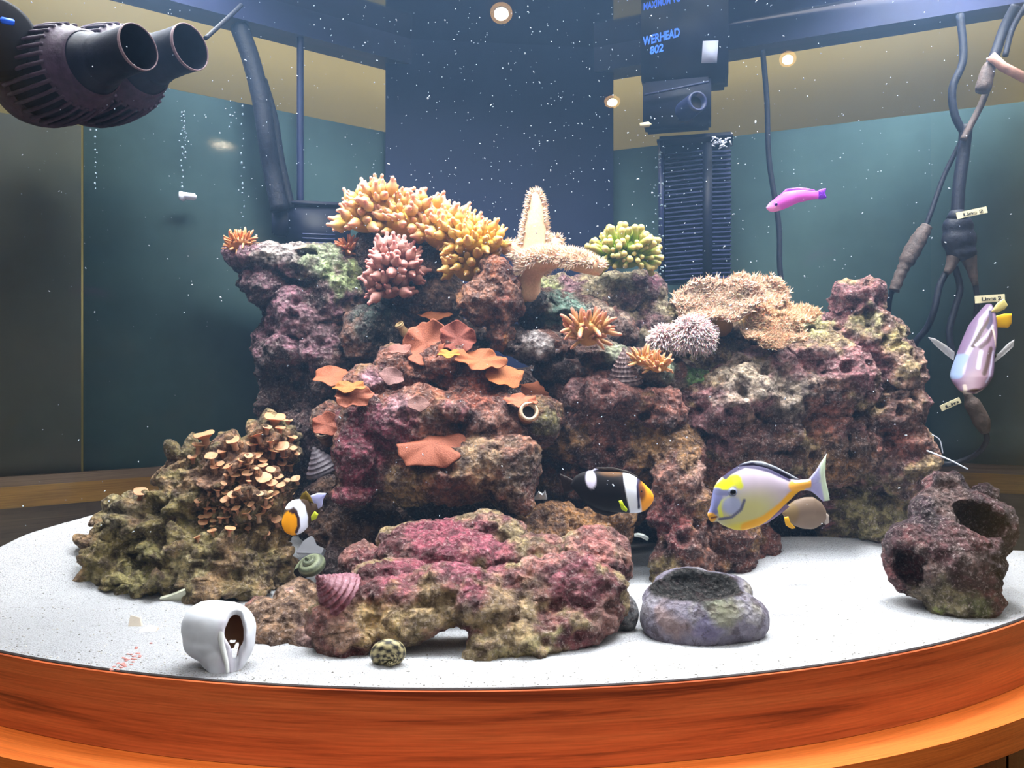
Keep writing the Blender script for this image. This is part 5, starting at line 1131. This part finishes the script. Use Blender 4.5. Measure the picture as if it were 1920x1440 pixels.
mk('body', remeshed([bl(1796, 425, Yp, 28, 24, 22), bl(1798, 450, Yp, 32, 28, 24), bl(1803, 474, Yp, 28, 16, 22)], .003, 3)[::2], M['cable'], t)
mk('collar', tube([P(1794, 395, Yp), P(1794, 412, Yp)], [pm(12, Yp), pm(20, Yp)], 14), M['cable'], t)
mk('boot', tube(catmull([P(1788, 482, Yp), P(1782, 500, Yp), P(1775, 512, Yp)], 3), [pm(k, Yp) for k in (12, 11, 10, 9, 8, 7, 6)], 10), M['cable_brown'], t)
mk('boot', tube(catmull([P(1816, 482, Yp), P(1822, 505, Yp), P(1829, 535, Yp)], 3), [pm(k, Yp) for k in (14, 13, 11, 9, 8, 6, 5)], 10), M['cable_brown'], t)
def tag_label(txt, px, py, Yt, wpx, hpx, rot, lab):
    t = thing('cable_tag', P(px, py, Yt), lab, 'label')
    mk('paper', box(P(px, py, Yt), (pm(wpx, Yt), .001, pm(hpx, Yt)), np.array(Matrix.Rotation(math.radians(-rot), 3, 'Y'))), M['label'], t, smooth=False)
    lettering(txt, px+3, py, Yt-.0012, hpx*.5, wpx*.66, rot, 'ink', t, shear=0, yaw=0)
tag_label('Line 2', 1822, 399, 1.08, 58, 12, 12, 'small cream paper tag with black lettering above the power plug')
tag_label('Lines 2', 1856, 560, 1.08, 56, 14, 4, 'small cream paper tag above the striped fish')
tag_label('Lin', 1782, 758, 1.08, 40, 11, 24, 'faded paper tag below the striped fish')
cable('cable', 'left cable loop curving down from the plug to the boulder rock', [(1778, 505, 1.11), (1762, 535, 1.11), (1752, 580, 1.11), (1738, 615, 1.12), (1718, 640, 1.13), (1700, 680, 1.14)], 6)
cable('cable', 'middle cable loop curving down behind the striped fish', [(1790, 500, 1.11), (1800, 540, 1.11), (1790, 580, 1.11), (1780, 620, 1.11), (1784, 655, 1.11), (1795, 690, 1.11)], 6)
cable('cable', 'right cable coming down past the paper tag to the striped fish', [(1829, 530, 1.11), (1832, 570, 1.11), (1826, 620, 1.12), (1815, 680, 1.12), (1812, 735, 1.12)], 5)
t = thing('cable_connector', P(1830, 790, 1.08), 'brown and black cable connector below the striped fish', 'connector'); Yd = 1.10
pts = catmull([P(1812, 735, Yd), P(1822, 755, Yd), P(1838, 785, Yd), P(1848, 812, Yd)], 5)
mk('barrel', tube(pts, [pm(k, Yd) for k in np.interp(range(len(pts)), [0, 3, 5, 11, len(pts)-1], [6, 8, 14, 15, 7])], 14), M['cable_brown'], t)
cable('cable', 'dark cable curling from the connector round to the base of the boulder rock', [(1848, 808, 1.1), (1850, 825, 1.1), (1838, 845, 1.11), (1815, 860, 1.12), (1780, 870, 1.13), (1735, 866, 1.14)], 5)
cable('antenna', 'thin white shrimp antenna poking out right of the boulder rock', [(1738, 845, 1.0), (1780, 862, .98), (1815, 880, .97)], 1.4, mat='white', cat='antenna')
cable('antenna', 'second thin curved antenna right of the boulder rock', [(1748, 815, 1.0), (1762, 825, 1.0), (1768, 850, 1.0)], 1.0, mat='white', cat='antenna')
# framed picture standing behind the teal sheet, seen dimly
# suspended particles in the water
r = random.Random(21); L = []
for k in range(1500):
    Yq = r.uniform(.74, 1.22); px = r.uniform(40, 1900) if k % 3 else r.gauss(1000, 230); py = r.uniform(0, 560) if k % 5 else r.uniform(560, 1000)
    q = P(px, py, Yq)
    if q.y < front_y(q.x)+.02 or q.y > min(LP0.y+LD.y*(q.x-LP0.x)/LD.x, RP0.y+RD.y*(q.x-RP0.x)/RD.x)-.02: continue
    s_ = r.uniform(.00025, .0007)*(1.6 if r.random() < .08 else 1); V, Fc = ICO[1]; V = V*np.array([s_, s_, s_*r.choice([1, 1, 1, 2.5])])
    V = V@np.array(Quaternion((r.gauss(0, 1), r.gauss(0, 1), r.gauss(0, 1), r.gauss(0, 1))).normalized().to_matrix()).T; L.append((V+np.array(q), Fc))
V, Fc = join(L); M['speck'] = plain('drifting_particles', S(190, 200, 215), .6); tag(mk('suspended_particles', (V, Fc), M['speck'], None), 'tiny white particles drifting all through the water', 'particles', kind='stuff')

# ------------------------------------------------------------------ families of alike things
FAM = {'bubble_tip_anemone': 'bubble-tip anemones on the reef', 'toadstool_coral': 'overlapping toadstool coral plates', 'pompom_coral': 'pale pink pompom corals', 'worm_tube': 'worm tubes on the reef', 'trochus_snail': 'cone-shaped snails',
       'turban_snail': 'round snails on the sand', 'shell_fragment': 'loose shell fragments', 'clownfish': 'clownfish', 'cable': 'cables of the aquarium equipment', 'hose': 'hoses at the back left', 'cable_connector': 'inline cable connectors', 'cable_tag': 'paper tags on the cables',
       'wave_pump': 'pair of wave pumps', 'ceiling_light': 'recessed ceiling lights', 'antenna': 'shrimp antennae', 'air_bubbles': 'strings of bubbles on the glass'}
for o in list(bpy.data.objects):
    b_ = o.name.split('.')[0]
    if o.parent is None and b_ in FAM and 'label' in o: o['group'] = FAM[b_]
